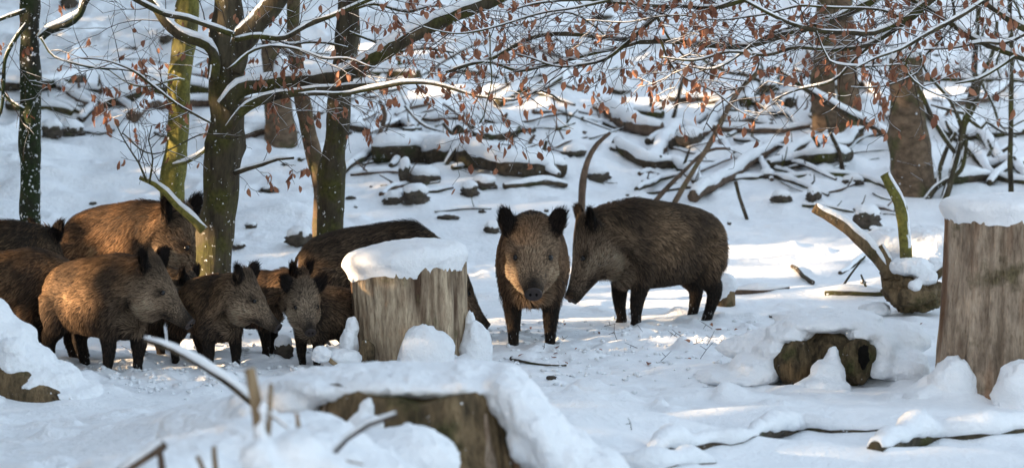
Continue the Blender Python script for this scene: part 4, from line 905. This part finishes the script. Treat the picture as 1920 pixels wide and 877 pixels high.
# ------------------------------------------------------------------ stones
def stone(label, px, py, wpx, hpx, seed, snow=.6, mat=None, name='stone', amp=.35, group='stones on the snowy slope', pw=.8):
    b = g(px, py + hpx * .45); Y = b.y; rw = wpx / 2 / F * Y; rh = hpx / 2 / F * Y; c = b + Vector((0, rw * .6, rh * .75))
    root = thing(name, label, 'stone', b, group); G = Geo(); G.add(*blob(c, (rw, rw * .8, rh), seed, 26, 18, amp * 1.5, 4.0, None, 1.0)); G.obj('rock', mat or M_STONE, root)
    if snow: G = Geo(); G.add(*blob(c + Vector((0, rw * .15, rh * .72)), (rw * .98, rw * .8, rh * .45 + snow * .04), seed + 1, 22, 12, .2, 2.5)); G.obj('snow_cap', M_SNOW, root)
STONES = [('upright post-like stone left of the mossy boulders', 759, 325, 22, 46, 1), ('mossy boulder behind the round dark one', 795, 335, 62, 30, 1.2), ('round dark mossy boulder with snow on top', 778, 368, 50, 38, .7),
 ('low mossy rock left of the round dark boulder', 738, 376, 40, 20, 1), ('small brown wedge-shaped stone with snow tip', 880, 358, 34, 30, .5), ('wide low rock below the huge log', 908, 346, 46, 22, 1), ('flat brown stone above the centre stump', 840, 408, 40, 10, 0),
 ('small flat stone right of the dark beech trunk', 658, 371, 20, 7, 0), ('mossy pointed rock behind the curved branch', 1121, 330, 42, 30, .3), ('brown rock below the huge log right end', 1078, 286, 44, 16, 1), ('small dark rock above the boar ears', 1155, 280, 26, 12, .8),
 ('dark lumpy rock left of the curved branch', 1046, 322, 24, 28, .6), ('large pale brown rock under the long snowy branch', 1293, 262, 50, 34, 1), ('pointed brown rock left of the large pale one', 1262, 268, 18, 28, .3), ('snowy rock beside the thick log right', 1440, 330, 30, 14, 1),
 ('brown rock low on the right slope', 1466, 372, 38, 20, .8), ('dark mossy rock right of the low brown rock', 1527, 368, 28, 28, .7), ('big grey rock behind the uprooted stump', 1628, 412, 50, 42, .9), ('small brown rock below the grey one', 1640, 434, 20, 16, .3),
 ('pale square-cut stone block right of the snow-flecked trunk', 95, 245, 40, 34, .8), ('brown stone block capped with a snow slab, left', 130, 246, 52, 24, 1.4), ('dark stone near the top left corner', 128, 6, 34, 28, 0), ('dark stone near the mossy trunk top', 312, 72, 26, 24, .3),
 ('dark hollow stone in the upper middle', 1130, 32, 40, 16, .6), ('snow-ball capped stone on the sunny strip', 1165, 172, 44, 14, 3.4), ('rock with frosted moss behind the small boar', 560, 448, 46, 36, .9), ('dark rock right of the forked beech foot', 447, 462, 26, 14, .4),
 ('grey rock behind the front boar ear', 922, 430, 28, 18, .8), ('mossy rock beside the forked beech', 470, 424, 22, 12, .3), ('flat stone right of the low branch', 505, 357, 36, 12, .2), ('frosty shrub stone left of the sunlit boar', 185, 440, 44, 36, .4), ('half-buried brown stone lower centre', 1034, 708, 18, 9, 0),
 ('dark stone showing in snow right of the trees', 1455, 594, 26, 8, .2), ('round stone between the small boar legs', 530, 655, 34, 34, .8), ('brown rock behind the long thin branch', 1600, 342, 40, 14, .9), ('tiny dark stone by the left trunk', 174, 382, 16, 7, 0)]
for i, (lb, px, py, wp, hp, sn) in enumerate(STONES): stone(lb, px, py, wp, hp, 400 + i, sn)
rs = random.Random(5)
def excluded(px, py): return (60 < px < 380 and py > 360)
for k in range(70):                       # small dark pebbles and clods in the snow
    px = rs.uniform(0, 1900); py = rs.uniform(90, 540)
    if excluded(px, py): continue
    wp_ = rs.uniform(6, 16); stone(where(px, py, ('tiny dark clod' if wp_ < 9 else 'small dark stone' if wp_ < 12.5 else 'flat dark stone') + ' half sunk in snow'), px, py, wp_, rs.uniform(4, 8), 500 + k, rs.choice((0, 0, .3)), None, 'pebble', .45, 'small stones dotted over the slope')
# fallen twigs, leaves on the snow
for k in range(115):
    px = rs.uniform(640, 1700) if k < 75 else rs.uniform(0, 1900); py = rs.uniform(100, 410) if k >= 36 else rs.uniform(170, 350)
    if excluded(px, py): continue
    l = rs.uniform(25, 130); a = rs.uniform(-1.0, 1.0); th = rs.uniform(3, 11); L = [(px - l / 2, py - l / 2 * math.sin(a) * .5), (px, py + rs.uniform(-5, 5)), (px + l / 2, py + l / 2 * math.sin(a) * .5)]
    log('fallen_branch', where(px, py, ('thin' if th < 5.5 else 'stout' if th > 8.5 else 'snowy') + (' short' if l < 60 else ' long') + ' branch ' + ('rising right,' if a < -.25 else 'falling right,' if a > .25 else 'lying level,')), Bc, L, (th, th * .7), .020 * rs.uniform(.2, 1.3), rs.choice((M_LOG, M_LOGRED, M_BARK_DARK)), 600 + k, .15, 'snow-dusted fallen branches on the slope', nubs=rs.choice((0, 1, 2)))
for k in range(26):
    if k < 15: px, py = rs.uniform(960, 1420), rs.uniform(610, 700)
    else: px, py = rs.uniform(100, 1850), rs.uniform(560, 850)
    b = g(px, py); T = Geo(); l = rs.uniform(.05, .15); d = Vector((rs.uniform(-1, 1), rs.uniform(-.4, .4), rs.uniform(.05, .6))).normalized(); d2 = Vector((d.x + rs.uniform(-.5, .5), d.y, d.z + .2)).normalized()
    P = np.array([(*(b - d * .02), .0022), (*(b + d * l * .5), .0018), (*(b + d * l * .5 + d2 * l * .5), .001)]); T.add(*tube(catmull(P, .03), 5))
    m = P[1][:3]; T.add(*tube(np.array([(*m, .002), (*(Vector(m) + Vector((-d.z, 0, d.x)) * l * .35), .0012)]), 4))
    o = T.obj('fallen_twig', M_TWIG); o['label'] = where(px, py, 'thin dry twig in the trampled snow'); o['category'] = 'twig'; o['group'] = 'thin twigs in the trampled snow'
def ground_leaf(px, py, lb, s=1.0, grp=None):
    b = g(px, py, .012); o = bpy.data.objects.new('fallen_leaf', rs.choice(LEAVES)); COL.objects.link(o); o.location = b; o.rotation_euler = (1.2 + rs.uniform(-.4, .4), rs.uniform(-.5, .5), rs.uniform(0, 6)); o.scale = (s * 1.2,) * 3; o['label'] = lb; o['category'] = 'leaf'
    o['group'] = grp or 'dry leaves on the snow'
for px, py, lb, s in [(1048, 652, 'curled brown leaf just below the front boar feet', 1.3), (1283, 640, 'small orange-brown leaf below the side-on boar', 1.0), (1360, 646, 'flat red-brown leaf on the trampled snow, right', 1.2), (1217, 683, 'tiny upright brown leaf in the lower centre', .9), (1408, 641, 'brown leaf at the right end of the twiggy patch', .9), (1342, 620, 'small dark leaf near the boar hind feet', .7), (1730, 608, 'dark leaf right of the draped low stump', .8), (1035, 672, 'brown leaf beside the flat twig, lower centre', 1.0)]: ground_leaf(px, py, lb, s)
for k in range(16): px, py = rs.uniform(950, 1500), rs.uniform(600, 690); ground_leaf(px, py, where(px, py, 'small scrap of dry brown leaf'), rs.uniform(.3, .6), 'scraps of dry leaf on the snow')
log('branch', 'flat twig lying on the snow below the front boar', Bc, [(960, 672), (985, 680), (1020, 684), (1060, 686)], (9, 4), .004, M_LOG, 340, .3)
# foreground twigs
def fg(label, L, th, Y, snow, seed, mat=M_PALEWOOD, name='twig'):
    log(name, label, 'twig', L, th, snow, mat, seed, lifted=Y, wob=.006)
fg('long broken branch with snow rising to the left in the foreground', [(545, 800), (480, 760), (420, 712), (350, 668), (300, 645), (270, 635)], (16, 12), 10.6, .018, 351, M_LOG, 'branch')
fg('pale upright broken twig in the blurred foreground', [(492, 860), (488, 800), (482, 760), (468, 690)], (26, 20), 8.6, 0, 352)
fg('thinner pale twig just right of the upright broken one', [(500, 850), (505, 790), (508, 720)], (10, 8), 8.6, 0, 353)
fg('dark stub in the lower left corner foreground', [(225, 885), (262, 862), (300, 838), (308, 830)], (26, 20), 8.8, .01, 354, M_LOGRED)
fg('short thick stick beside the dark stub', [(305, 890), (302, 860), (298, 835)], (16, 12), 8.7, 0, 355, M_LOGRED)
fg('thin grey twig slanting right above the snow cushion', [(615, 860), (650, 822), (690, 795), (745, 775)], (11, 12), 9.0, .006, 356, M_TWIG)
fg('short twig running right from the upright twig', [(495, 770), (520, 785), (540, 802)], (10, 6), 8.6, .004, 357)
fg('small pale twig sticking up at the bottom edge', [(405, 885), (402, 850), (402, 835)], (12, 9), 8.6, 0, 358)
fg('small pale twig leaning left at the bottom edge', [(385, 890), (375, 865), (370, 855)], (12, 9), 8.6, 0, 359)
fg('twig stub between the two heaps at the bottom', [(560, 800), (556, 775)], (10, 8), 8.8, 0, 360)
fg('bent twig lying over the small snow heap', [(585, 815), (600, 845), (640, 860), (680, 868)], (8, 5), 8.7, .008, 361)
G = Geo()
for k in range(900):
    px = rs.gauss(1050, 330) if k % 3 else rs.gauss(330, 170); py = rs.gauss(655, 38) if k % 3 else rs.gauss(705, 22)
    if not 590 < py < 800: continue
    x, y = flat(px, py); r = rs.uniform(.006, .022); c = Vector((x, y, Hs(x, y) + r * .3))
    vv = [c + Vector(d) * r * rs.uniform(.7, 1.3) for d in ((1, 0, 0), (0, 1, 0), (-1, 0, 0), (0, -1, 0), (.1, .1, .8), (0, 0, -.8), (.7, .7, .3), (-.7, -.7, .3))]
    G.add(vv, [[0, 6, 4], [6, 1, 4], [1, 2, 4], [2, 7, 4], [7, 3, 4], [3, 0, 4], [1, 0, 5], [2, 1, 5], [3, 2, 5], [0, 3, 5], [0, 1, 6], [2, 3, 7]])
G.obj('snow_clods', M_SNOW, None, kind='stuff', label='small clods of kicked-up snow round the herd', category='snow')
#MARK_BOARS
# ------------------------------------------------------------------ wild boars
def ringloft(secs, n=24):
    """secs: centre, right axis, up axis, half width, half height up, half height down"""
    V = []; Fs = []
    for (c, r, u, rw, ru, rd) in secs:
        for j in range(n):
            a = 2 * PI * j / n; s, co = math.sin(a), math.cos(a)
            V.append(tuple(np.array(c) + np.array(r) * rw * s + np.array(u) * (ru if co > 0 else rd) * co))
    m = len(secs)
    for i in range(m - 1):
        for j in range(n): Fs.append([i * n + j, (i + 1) * n + j, (i + 1) * n + (j + 1) % n, i * n + (j + 1) % n])
    V.append(tuple(np.array(secs[0][0], float))); V.append(tuple(np.array(secs[-1][0], float))); b = m * n
    for j in range(n): Fs.append([b, j, (j + 1) % n]); Fs.append([b + 1, (m - 1) * n + (j + 1) % n, (m - 1) * n + j])
    return V, Fs
def ss(x, a, b):
    t = np.clip((x - a) / (b - a), 0, 1); return t * t * (3 - 2 * t)
def norm(v): return v / (np.linalg.norm(v, axis=-1, keepdims=True) + 1e-9)
BODY = [(-.535, .575, .065, .07, .09), (-.50, .565, .120, .13, .15), (-.43, .555, .17, .195, .21), (-.33, .55, .20, .235, .235), (-.20, .552, .215, .262, .25), (-.05, .555, .225, .278, .268), (.08, .56, .222, .292, .275), (.20, .565, .212, .300, .27), (.29, .572, .195, .285, .255)]
HEADS = [(-.06, .005, .142, .165, .185), (.0, .0, .145, .155, .185), (.06, -.005, .134, .135, .160), (.12, -.01, .116, .112, .135), (.18, -.018, .097, .088, .110), (.24, -.026, .081, .070, .089), (.30, -.034, .067, .058, .070), (.35, -.038, .057, .049, .056), (.385, -.038, .051, .044, .048), (.402, -.037, .050, .043, .045)]
def boar(label, origin, yaw, s, hyaw=0, hpitch=45, hdrop=0, neck=.20, legs=(0, 0, 0, 0), hair=26000, seed=0, warm=0.0, dark=1.0, young=False, tone=1.0, hr_=.05, hsc=1.0, group='wild boars of the herd'):
    rs_ = np.random.default_rng(seed); rp = random.Random(seed)
    root = thing('wild_boar', label, 'wild boar', origin, group, math.radians(yaw))
    hy, hp = math.radians(hyaw), math.radians(hpitch)
    f = np.array([math.cos(hy) * math.cos(hp), math.sin(hy) * math.cos(hp), -math.sin(hp)])
    r = np.array([math.sin(hy), -math.cos(hy), 0.0]); u = np.cross(r, f)
    if u[2] < 0: u = -u
    sh = np.array([.29, 0, .575]); nd = np.array([math.cos(hy * .55), math.sin(hy * .55), -.05 - hdrop]); nd /= np.linalg.norm(nd)
    H0 = sh + nd * neck + np.array([0, 0, hr_])
    hs = (1.14 if young else 1.0) * hsc
    G = Geo(); X = np.array([1, 0, 0.]); Z = np.array([0, 0, 1.]); Rr = np.array([0, -1., 0])
    bs = .92 if young else 1.0
    secs = [((x, 0, z), Rr, Z, rw * bs, ru * bs, (rd + .022) * bs) for x, z, rw, ru, rd in BODY]
    for t in (.3, .6, .9):                                           # neck: a bezier from shoulder to skull
        c = sh * (1 - t) + H0 * t + np.array([0, 0, .02]) * math.sin(t * PI); fw = norm(X * (1 - t) + f * t); rr = norm(Rr * (1 - t) + r * t); uu = norm(np.cross(rr, fw)); uu = uu if uu[2] > 0 else -uu
        secs.append((c, rr, uu, .190 * (1 - t) + .155 * t * hs, .260 * (1 - t) + .170 * t * hs, .262 * (1 - t) + .205 * t * hs))
    G.add(*ringloft(secs))
    G.add(*ringloft([(H0 + f * a * hs + u * (up + .02) * hs, r, u, rw * hs, ru * hs, rd * hs) for a, up, rw, ru, rd in HEADS]))
    G.add(*blob(H0 + f * .10 * hs - u * .075 * hs, (.14 * hs, .11 * hs, .11 * hs), 3, amp=0))                     # jowls
    for sd in (-1, 1):
        G.add(*blob(H0 + f * .09 * hs + r * sd * .055 * hs - u * .05 * hs, (.085 * hs,) * 3, 3, amp=0))
        G.add(*blob(H0 + f * .155 * hs + r * sd * .058 * hs + u * .055 * hs, (.034 * hs,) * 3, 3, amp=0))   # brow
    G.add(*blob((.24, 0, .40), (.13, .15, .135), 3, amp=0))                                      # brisket
    legdefs = []
    for k, (fx, sd) in enumerate(((.25, 1), (.25, -1), (-.36, 1), (-.36, -1))):
        dx = legs[k]
        if fx > 0: L = [(fx - .02, .10, .50, .10), (fx - .03, .118, .40, .085), (fx - .02 + dx * .3, .122, .31, .064), (fx + dx * .6, .118, .20, .050), (fx + dx * .85, .115, .11, .037), (fx + dx - .006, .115, .05, .035), (fx + .012 + dx, .115, .0, .040)]
        else: L = [(fx + .02, .09, .52, .15), (fx + .01, .11, .42, .125), (fx + .02 + dx * .3, .118, .34, .092), (fx - .055 + dx * .5, .118, .235, .058), (fx - .045 + dx * .8, .116, .14, .040), (fx - .02 + dx, .115, .06, .036), (fx + dx, .115, .0, .040)]
        L = [(x, y * sd, z, q) for x, y, z, q in L]; legdefs.append(np.array(L)); G.add(*tube(catmull(np.array(L), .03), 14))
    ears = []
    for sd in (-1, 1):
        e0 = H0 - f * .005 * hs + r * sd * .092 * hs + u * .09 * hs
        ed = norm(u * .50 + r * sd * .56 - f * .25 + Z * .50); en = norm(np.cross(ed, r * .9 * sd + f * .25)); ew = norm(np.cross(en, ed))
        L = .138 * hs; ears.append((e0, ed, L)); es = []
        for t, w_ in ((-.15, .03), (.1, .042), (.35, .052), (.6, .048), (.82, .034), (1, .012)):
            es.append((e0 + ed * L * t, ew, en, w_ * hs * 1.22, .017, .017))
        G.add(*ringloft(es, 14))
    me = mesh_np('body', np.array(G.v) * 1.0, G.f, M_SKIN); ob = link('body', me, root)
    md = ob.modifiers.new('join', 'REMESH'); md.mode = 'VOXEL'; md.voxel_size = .0125; s2 = ob.modifiers.new('sm', 'SMOOTH'); s2.iterations = 7; s2.factor = .5
    dg = bpy.context.evaluated_depsgraph_get(); me = bpy.data.meshes.new_from_object(ob.evaluated_get(dg)); ob.modifiers.clear(); ob.data = me; me.name = 'body'
    me.polygons.foreach_set('use_smooth', np.ones(len(me.polygons), bool))
    nv = len(me.vertices); co = np.empty(nv * 3, np.float32); me.vertices.foreach_get('co', co); co = co.reshape(-1, 3).astype(float)
    no = np.empty(nv * 3, np.float32); me.vertex_normals.foreach_get('vector', no) if hasattr(me, 'vertex_normals') else None; no = no.reshape(-1, 3).astype(float)
    def classify(p):
        d = p - H0; hf = d @ f / hs; hr = d @ r / hs; hu = d @ u / hs
        head = ss(hf, -.14, .07) * (np.abs(hr) < .24) * ss(p[:, 0], .28, .36) * (hu > -.30)
        ear = np.zeros(len(p))
        for e0, ed, L in ears:
            q = p - e0; t = np.clip(q @ ed, 0, L); dist = np.linalg.norm(q - t[:, None] * ed, axis=1); ear = np.maximum(ear, ss(-dist, -.066, -.050) * ss(q @ ed, .0, .03))
        leg = (1 - ss(p[:, 2], .26, .38)) * (1 - head)
        return hf, hr, hu, head, ear, leg
    def colour(p, n):
        hf, hr, hu, head, ear, leg = classify(p); sd = seed * 3.7
        nz = fbm(p * 7 + sd, 3, seed)[:, None]; fine = fbm(p * np.array([14, 30, 30]) + sd, 2, seed + 9)[:, None]
        base = np.array([.128, .088, .056]) * tone; grey = np.array([.150, .112, .080]) * tone; dk = np.array([.030, .022, .017]); black = np.array([.010, .008, .008])
        if warm: base = base * (1 - warm) + np.array([.24, .128, .062]) * warm; grey = grey * (1 - .55 * warm) + np.array([.19, .115, .065]) * .55 * warm
        c = base * (1 + .7 * nz + .6 * fine)
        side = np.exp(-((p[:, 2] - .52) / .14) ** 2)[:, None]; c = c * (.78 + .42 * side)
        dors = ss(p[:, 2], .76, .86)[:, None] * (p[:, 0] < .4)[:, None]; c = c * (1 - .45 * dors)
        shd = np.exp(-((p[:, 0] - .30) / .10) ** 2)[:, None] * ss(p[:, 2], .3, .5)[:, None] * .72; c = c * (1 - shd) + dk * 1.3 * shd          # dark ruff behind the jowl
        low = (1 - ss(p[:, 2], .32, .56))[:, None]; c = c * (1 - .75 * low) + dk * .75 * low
        blot = ss(fbm(p * 3.2 + sd, 2, seed + 4), .0, .35)[:, None] * .55; c = c * (1 - blot) + dk * 1.6 * blot
        hc = grey * (1 + .35 * nz) * (.8 + .5 * ss(hf, .0, .18)[:, None])
        cheek = np.exp(-((hf - .15) / .10) ** 2 - ((hu + .08) / .09) ** 2)[:, None]; hc = hc * (1 + .75 * cheek); jaw = np.exp(-((hu + .085) / .03) ** 2)[:, None] * ss(hf, .10, .2)[:, None] * .5; hc = hc * (1 - jaw) + dk * jaw
        muz = ss(hf, .31, .38)[:, None]; hc = hc * (1 - .7 * muz)
        lip = np.exp(-((hf - .27) / .05) ** 2 - ((hu + .055) / .028) ** 2)[:, None] * .85; hc = hc * (1 - lip) + black * lip
        eye = np.exp(-((hf - .155) / .045) ** 2 - ((np.abs(hr) - .088) / .035) ** 2 - ((hu - .055) / .035) ** 2)[:, None] * .8; hc = hc * (1 - eye) + black * eye
        nb = np.exp(-((hf - .35) / .05) ** 2 - (hr / .03) ** 2)[:, None] * (hu > -.01)[:, None] * .8; hc = hc * (1 - nb) + black * nb
        c = c * (1 - head[:, None]) + hc * head[:, None]
        crown = (head * ss(-hf, -.10, .02) * ss(hu, .04, .12))[:, None] * .6; c = c * (1 - crown) + dk * crown
        e_ = (ear * .95)[:, None]; c = c * (1 - e_) + black * e_
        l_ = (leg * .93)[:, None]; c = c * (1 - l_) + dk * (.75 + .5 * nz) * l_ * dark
        return np.clip(c, .003, .6)
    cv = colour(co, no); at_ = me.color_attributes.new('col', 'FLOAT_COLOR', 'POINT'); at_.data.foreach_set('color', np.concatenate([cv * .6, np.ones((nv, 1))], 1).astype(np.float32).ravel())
    # hair: tapered strands rooted all over the body, lying along the natural flow of the coat
    me.calc_loop_triangles(); nt_ = len(me.loop_triangles); tri = np.empty(nt_ * 3, np.int32); me.loop_triangles.foreach_get('vertices', tri); tri = tri.reshape(-1, 3)
    A_ = np.linalg.norm(np.cross(co[tri[:, 1]] - co[tri[:, 0]], co[tri[:, 2]] - co[tri[:, 0]]), axis=1)
    cen = co[tri].mean(1); hf, hr, hu, head, ear, leg = classify(cen); A_ = A_ * (1 + 1.6 * head + 3 * ear) * (cen[:, 2] > .02)
    pick = rs_.choice(nt_, hair, p=A_ / A_.sum()); b = rs_.random((hair, 2)); fl = b.sum(1) > 1; b[fl] = 1 - b[fl]
    t0, t1, t2 = co[tri[pick, 0]], co[tri[pick, 1]], co[tri[pick, 2]]; P = t0 + (t1 - t0) * b[:, :1] + (t2 - t0) * b[:, 1:]
    n_ = norm(no[tri[pick]].mean(1)); hf, hr, hu, head, ear, leg = classify(P)
    flow = np.tile(np.array([-.85, 0, -.42]), (hair, 1)); flow[:, 2] -= .5 * (1 - ss(P[:, 2], .35, .6)); hd = -f * .9 + np.array([0, 0, -.25]); neckw = ss(P[:, 0], .25, .45)[:, None]
    flow = flow * (1 - neckw) + norm(-nd * .7 + np.array([0, 0, -.8])) * neckw; flow = flow * (1 - head[:, None]) + hd * head[:, None]
    flow = flow * (1 - leg[:, None]) + np.array([-.12, 0, -1.]) * leg[:, None]
    for e0, ed, L in ears:
        m_ = (ear > .3) & (np.linalg.norm(P - e0 - ed * L * .5, axis=1) < .13); flow[m_] = ed * 1.2
    swirl = np.stack([fbm(P * 5 + q * 9, 2, seed + 50 + q) for q in range(3)], 1) * .55
    flow = flow + swirl + rs_.normal(size=(hair, 3)) * .16
    tan = norm(flow - n_ * (flow * n_).sum(1, keepdims=True)); lift = (.24 + .22 * ear + .10 * head)[:, None]
    ln = .052 + .040 * ss(P[:, 2], .74, .85) * ss(P[:, 0], -.35, .2) - .016 * head + .020 * (head * ss(-hu, .02, .1) * (1 - ss(hf, .2, .26))) + .03 * (1 - ss(P[:, 2], .32, .42)) * (1 - leg)
    ln = ln * (1 - leg * .45) * (1 - .84 * ss(hf, .18, .34) * head) * (1 - .15 * ear); ln = np.maximum(ln, .006) * rs_.uniform(.55, 1.3, hair) * (1.05 if young else 1)
    ln = ln * np.where(P[:, 2] < .05, .6, 1)
    for sd in (-1, 1):
        ec = H0 + f * .163 * hs + r * sd * .096 * hs + u * .062 * hs; ln = ln * (1 - .9 * np.exp(-(np.linalg.norm(P - ec, axis=1) / .024) ** 2))
    D = norm(tan + n_ * lift); D2 = norm(tan + n_ * lift * .25 + np.array([0, 0, -.18])); wd = norm(np.cross(D, n_)) * (rs_.uniform(.0016, .0032, hair) * (1.0 / max(s, .6)))[:, None]
    mid = P + D * ln[:, None] * .5; tip = mid + D2 * ln[:, None] * .55
    cell = np.floor((P + swirl * .03) * 34).astype(np.int64); key = cell[:, 0] * 1000003 + cell[:, 1] * 1009 + cell[:, 2]; _, inv = np.unique(key, return_inverse=True); inv = inv.ravel(); cnt = np.bincount(inv)
    mt = np.stack([np.bincount(inv, tip[:, q]) / cnt for q in range(3)], 1)[inv]; cl = (.55 * (1 - head * .5) * (1 - ear))[:, None]; tip = tip * (1 - cl) + mt * cl; P0 = P - n_ * .004
    V = np.stack([P0 - wd, P0 + wd, mid - wd * .75, mid + wd * .75, tip], 1).reshape(-1, 3)
    k = np.arange(hair)[:, None] * 5; quad = k + np.array([[0, 1, 3, 2]]); tr3 = k + np.array([[2, 3, 4]])
    fm = mesh_np('fur', V, [quad, tr3], M_FUR)
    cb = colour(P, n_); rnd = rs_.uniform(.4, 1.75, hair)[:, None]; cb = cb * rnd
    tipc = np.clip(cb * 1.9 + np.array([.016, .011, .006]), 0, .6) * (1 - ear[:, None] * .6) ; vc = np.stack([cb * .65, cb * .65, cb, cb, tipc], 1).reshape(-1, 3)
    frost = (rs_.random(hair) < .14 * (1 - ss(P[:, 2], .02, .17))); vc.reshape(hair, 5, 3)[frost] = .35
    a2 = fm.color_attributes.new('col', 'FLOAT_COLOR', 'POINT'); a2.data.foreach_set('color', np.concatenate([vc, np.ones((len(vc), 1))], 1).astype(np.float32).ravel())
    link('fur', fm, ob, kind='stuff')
    # snout disc with two nostrils, eyes, hooves, tail
    c0 = H0 + f * .405 * hs - u * .017 * hs; V = []; Fs = []; n = 20
    for j, (q, w_) in enumerate(((-.015, .9), (-.004, 1.05), (.004, 1.0), (.007, .85))):
        for i in range(n):
            a = 2 * PI * i / n; V.append(tuple(c0 + f * q + r * math.cos(a) * .047 * w_ * hs + u * math.sin(a) * .040 * w_ * hs))
    for j in range(3):
        for i in range(n): Fs.append([j * n + i, j * n + (i + 1) % n, (j + 1) * n + (i + 1) % n, (j + 1) * n + i])
    V.append(tuple(c0 + f * .004)); Fs += [[3 * n + i, 3 * n + (i + 1) % n, 4 * n] for i in range(n)]
    sn = link('snout_disc', mesh_np('snout_disc', V, Fs, M_NOSE), ob)
    for sd in (-1, 1):
        link('nostril', mesh_np('nostril', *blob(c0 + f * .006 + r * sd * .017 * hs + u * .002, (.0085, .0085, .010), 1, 12, 8, 0), M_DARK), ob)
        ec = H0 + f * .163 * hs + r * sd * .094 * hs + u * .062 * hs; link('eye', mesh_np('eye', *blob(ec, (.016 * hs,) * 3, 1, 12, 8, 0), M_EYE), ob)
    for L in legdefs:
        G = Geo(); x, y, z, q = L[-1]
        for t in (-1, 1): G.add(*ringloft([((x - .02, y + t * .017, .045), X, Rr, .020, .016, .016), ((x + .005, y + t * .019, .02), X, Rr, .030, .017, .017), ((x + .014, y + t * .02, -.004), X, Rr, .034, .018, .018)], 10))
        link('hoof', mesh_np('hoof', G.v, G.f, M_HOOF), root)
    G = Geo(); G.add(*tube(catmull(np.array([(-.50, 0, .66, .016), (-.555, .01, .60, .012), (-.565, .02, .50, .008), (-.55, .03, .42, .006)]), .03), 8)); V = np.array(G.v)
    for q in range(40):
        a = rs_.uniform(-.6, .6); p0 = Vector((-.55, .03, .44 + rs_.uniform(-.02, .04))); d = Vector((rs_.uniform(-.3, .3), rs_.uniform(-.3, .3), -1)) * .09; G.add([p0 + Vector((.002, 0, 0)), p0 - Vector((.002, 0, 0)), p0 + d], [[0, 1, 2]])
    tm = mesh_np('tail', G.v, G.f, M_SKIN); ca = tm.color_attributes.new('col', 'FLOAT_COLOR', 'POINT'); ca.data.foreach_set('color', np.tile(np.array([.03, .022, .016, 1], np.float32), len(tm.vertices)))
    link('tail', tm, root)
    root.scale = (s, s, s); return root
def B(px, Y, lift=-.035): x = (px - CX) / F * Y; return Vector((x, Y, Hs(x, Y) + lift))
boar('large boar standing head-on, facing the viewer, right of the centre stump', B(998, 18.72), -91, 1.02, 2, 29, -.1, .14, (.0, .0, .02, -.02), 38000, 901, .7, tone=1.2, hr_=.055, hsc=1.12)
boar('large brown boar seen side-on, facing left, rightmost of the herd', B(1234, 19.95), 180 + 36, 1.03, -24, 60, .1, .16, (.03, -.03, .04, -.02), 38000, 902, .1, tone=1.05, hr_=.06, hsc=1.14)
boar('boar behind the centre stump with only rump and snout tip showing', B(704, 18.75), 4, .92, -2, 45, .95, .26, (0, 0, 0, 0), 26000, 903, .05, tone=.95, hr_=.04, hsc=1.1)
boar('smallest young boar with a pale grey face, left of the centre stump', B(610, 17.5), -128, .62, 54, 34, -.1, .16, (.02, -.03, 0, 0), 20000, 904, .05, young=True, tone=1.1, hr_=.12)
boar('dark young boar between the two grey-faced ones, mostly hidden', B(455, 17.95), -12, .66, -10, 42, -.1, .2, (0, 0, 0, 0), 16000, 905, .6, young=True, tone=.95, hr_=.10)
boar('young boar with sunlit orange back and grey face, third from left in front', B(390, 17.32), -58, .70, 40, 36, -.05, .16, (.03, -.02, .05, -.05), 20000, 906, .35, young=True, tone=1.0, hr_=.12)
boar('boar whose pale snout shows behind the head of the left front boar', B(226, 17.62), -16, .74, 0, 40, .0, .24, (.05, -.05, 0, 0), 18000, 907, .1, tone=.9, hr_=.06)
boar('big front boar on the left with shaggy flank, facing right', B(188, 17.1), -42, .84, 24, 36, -.05, .14, (.0, -.06, .05, -.04), 34000, 908, .3, tone=.82, hr_=.09, hsc=1.08)
boar('dark boar at the left edge with its back catching the sun', B(8, 17.65), -12, .82, 0, 45, .2, .2, (0, 0, .05, -.05), 20000, 909, .35, tone=.6)
boar('dark boar at the far left turned away, one black ear showing', B(-42, 19.2), 22, .90, 25, 42, .0, .16, (0, 0, 0, 0), 18000, 910, .15, tone=.65, hsc=1.1)
boar('large sunlit orange-brown boar at the back beside the forked beech', B(232, 20.05), -36, 1.0, 10, 42, .1, .13, (0, 0, 0, 0), 28000, 911, .8, tone=1.0, hr_=.08, hsc=1.25)
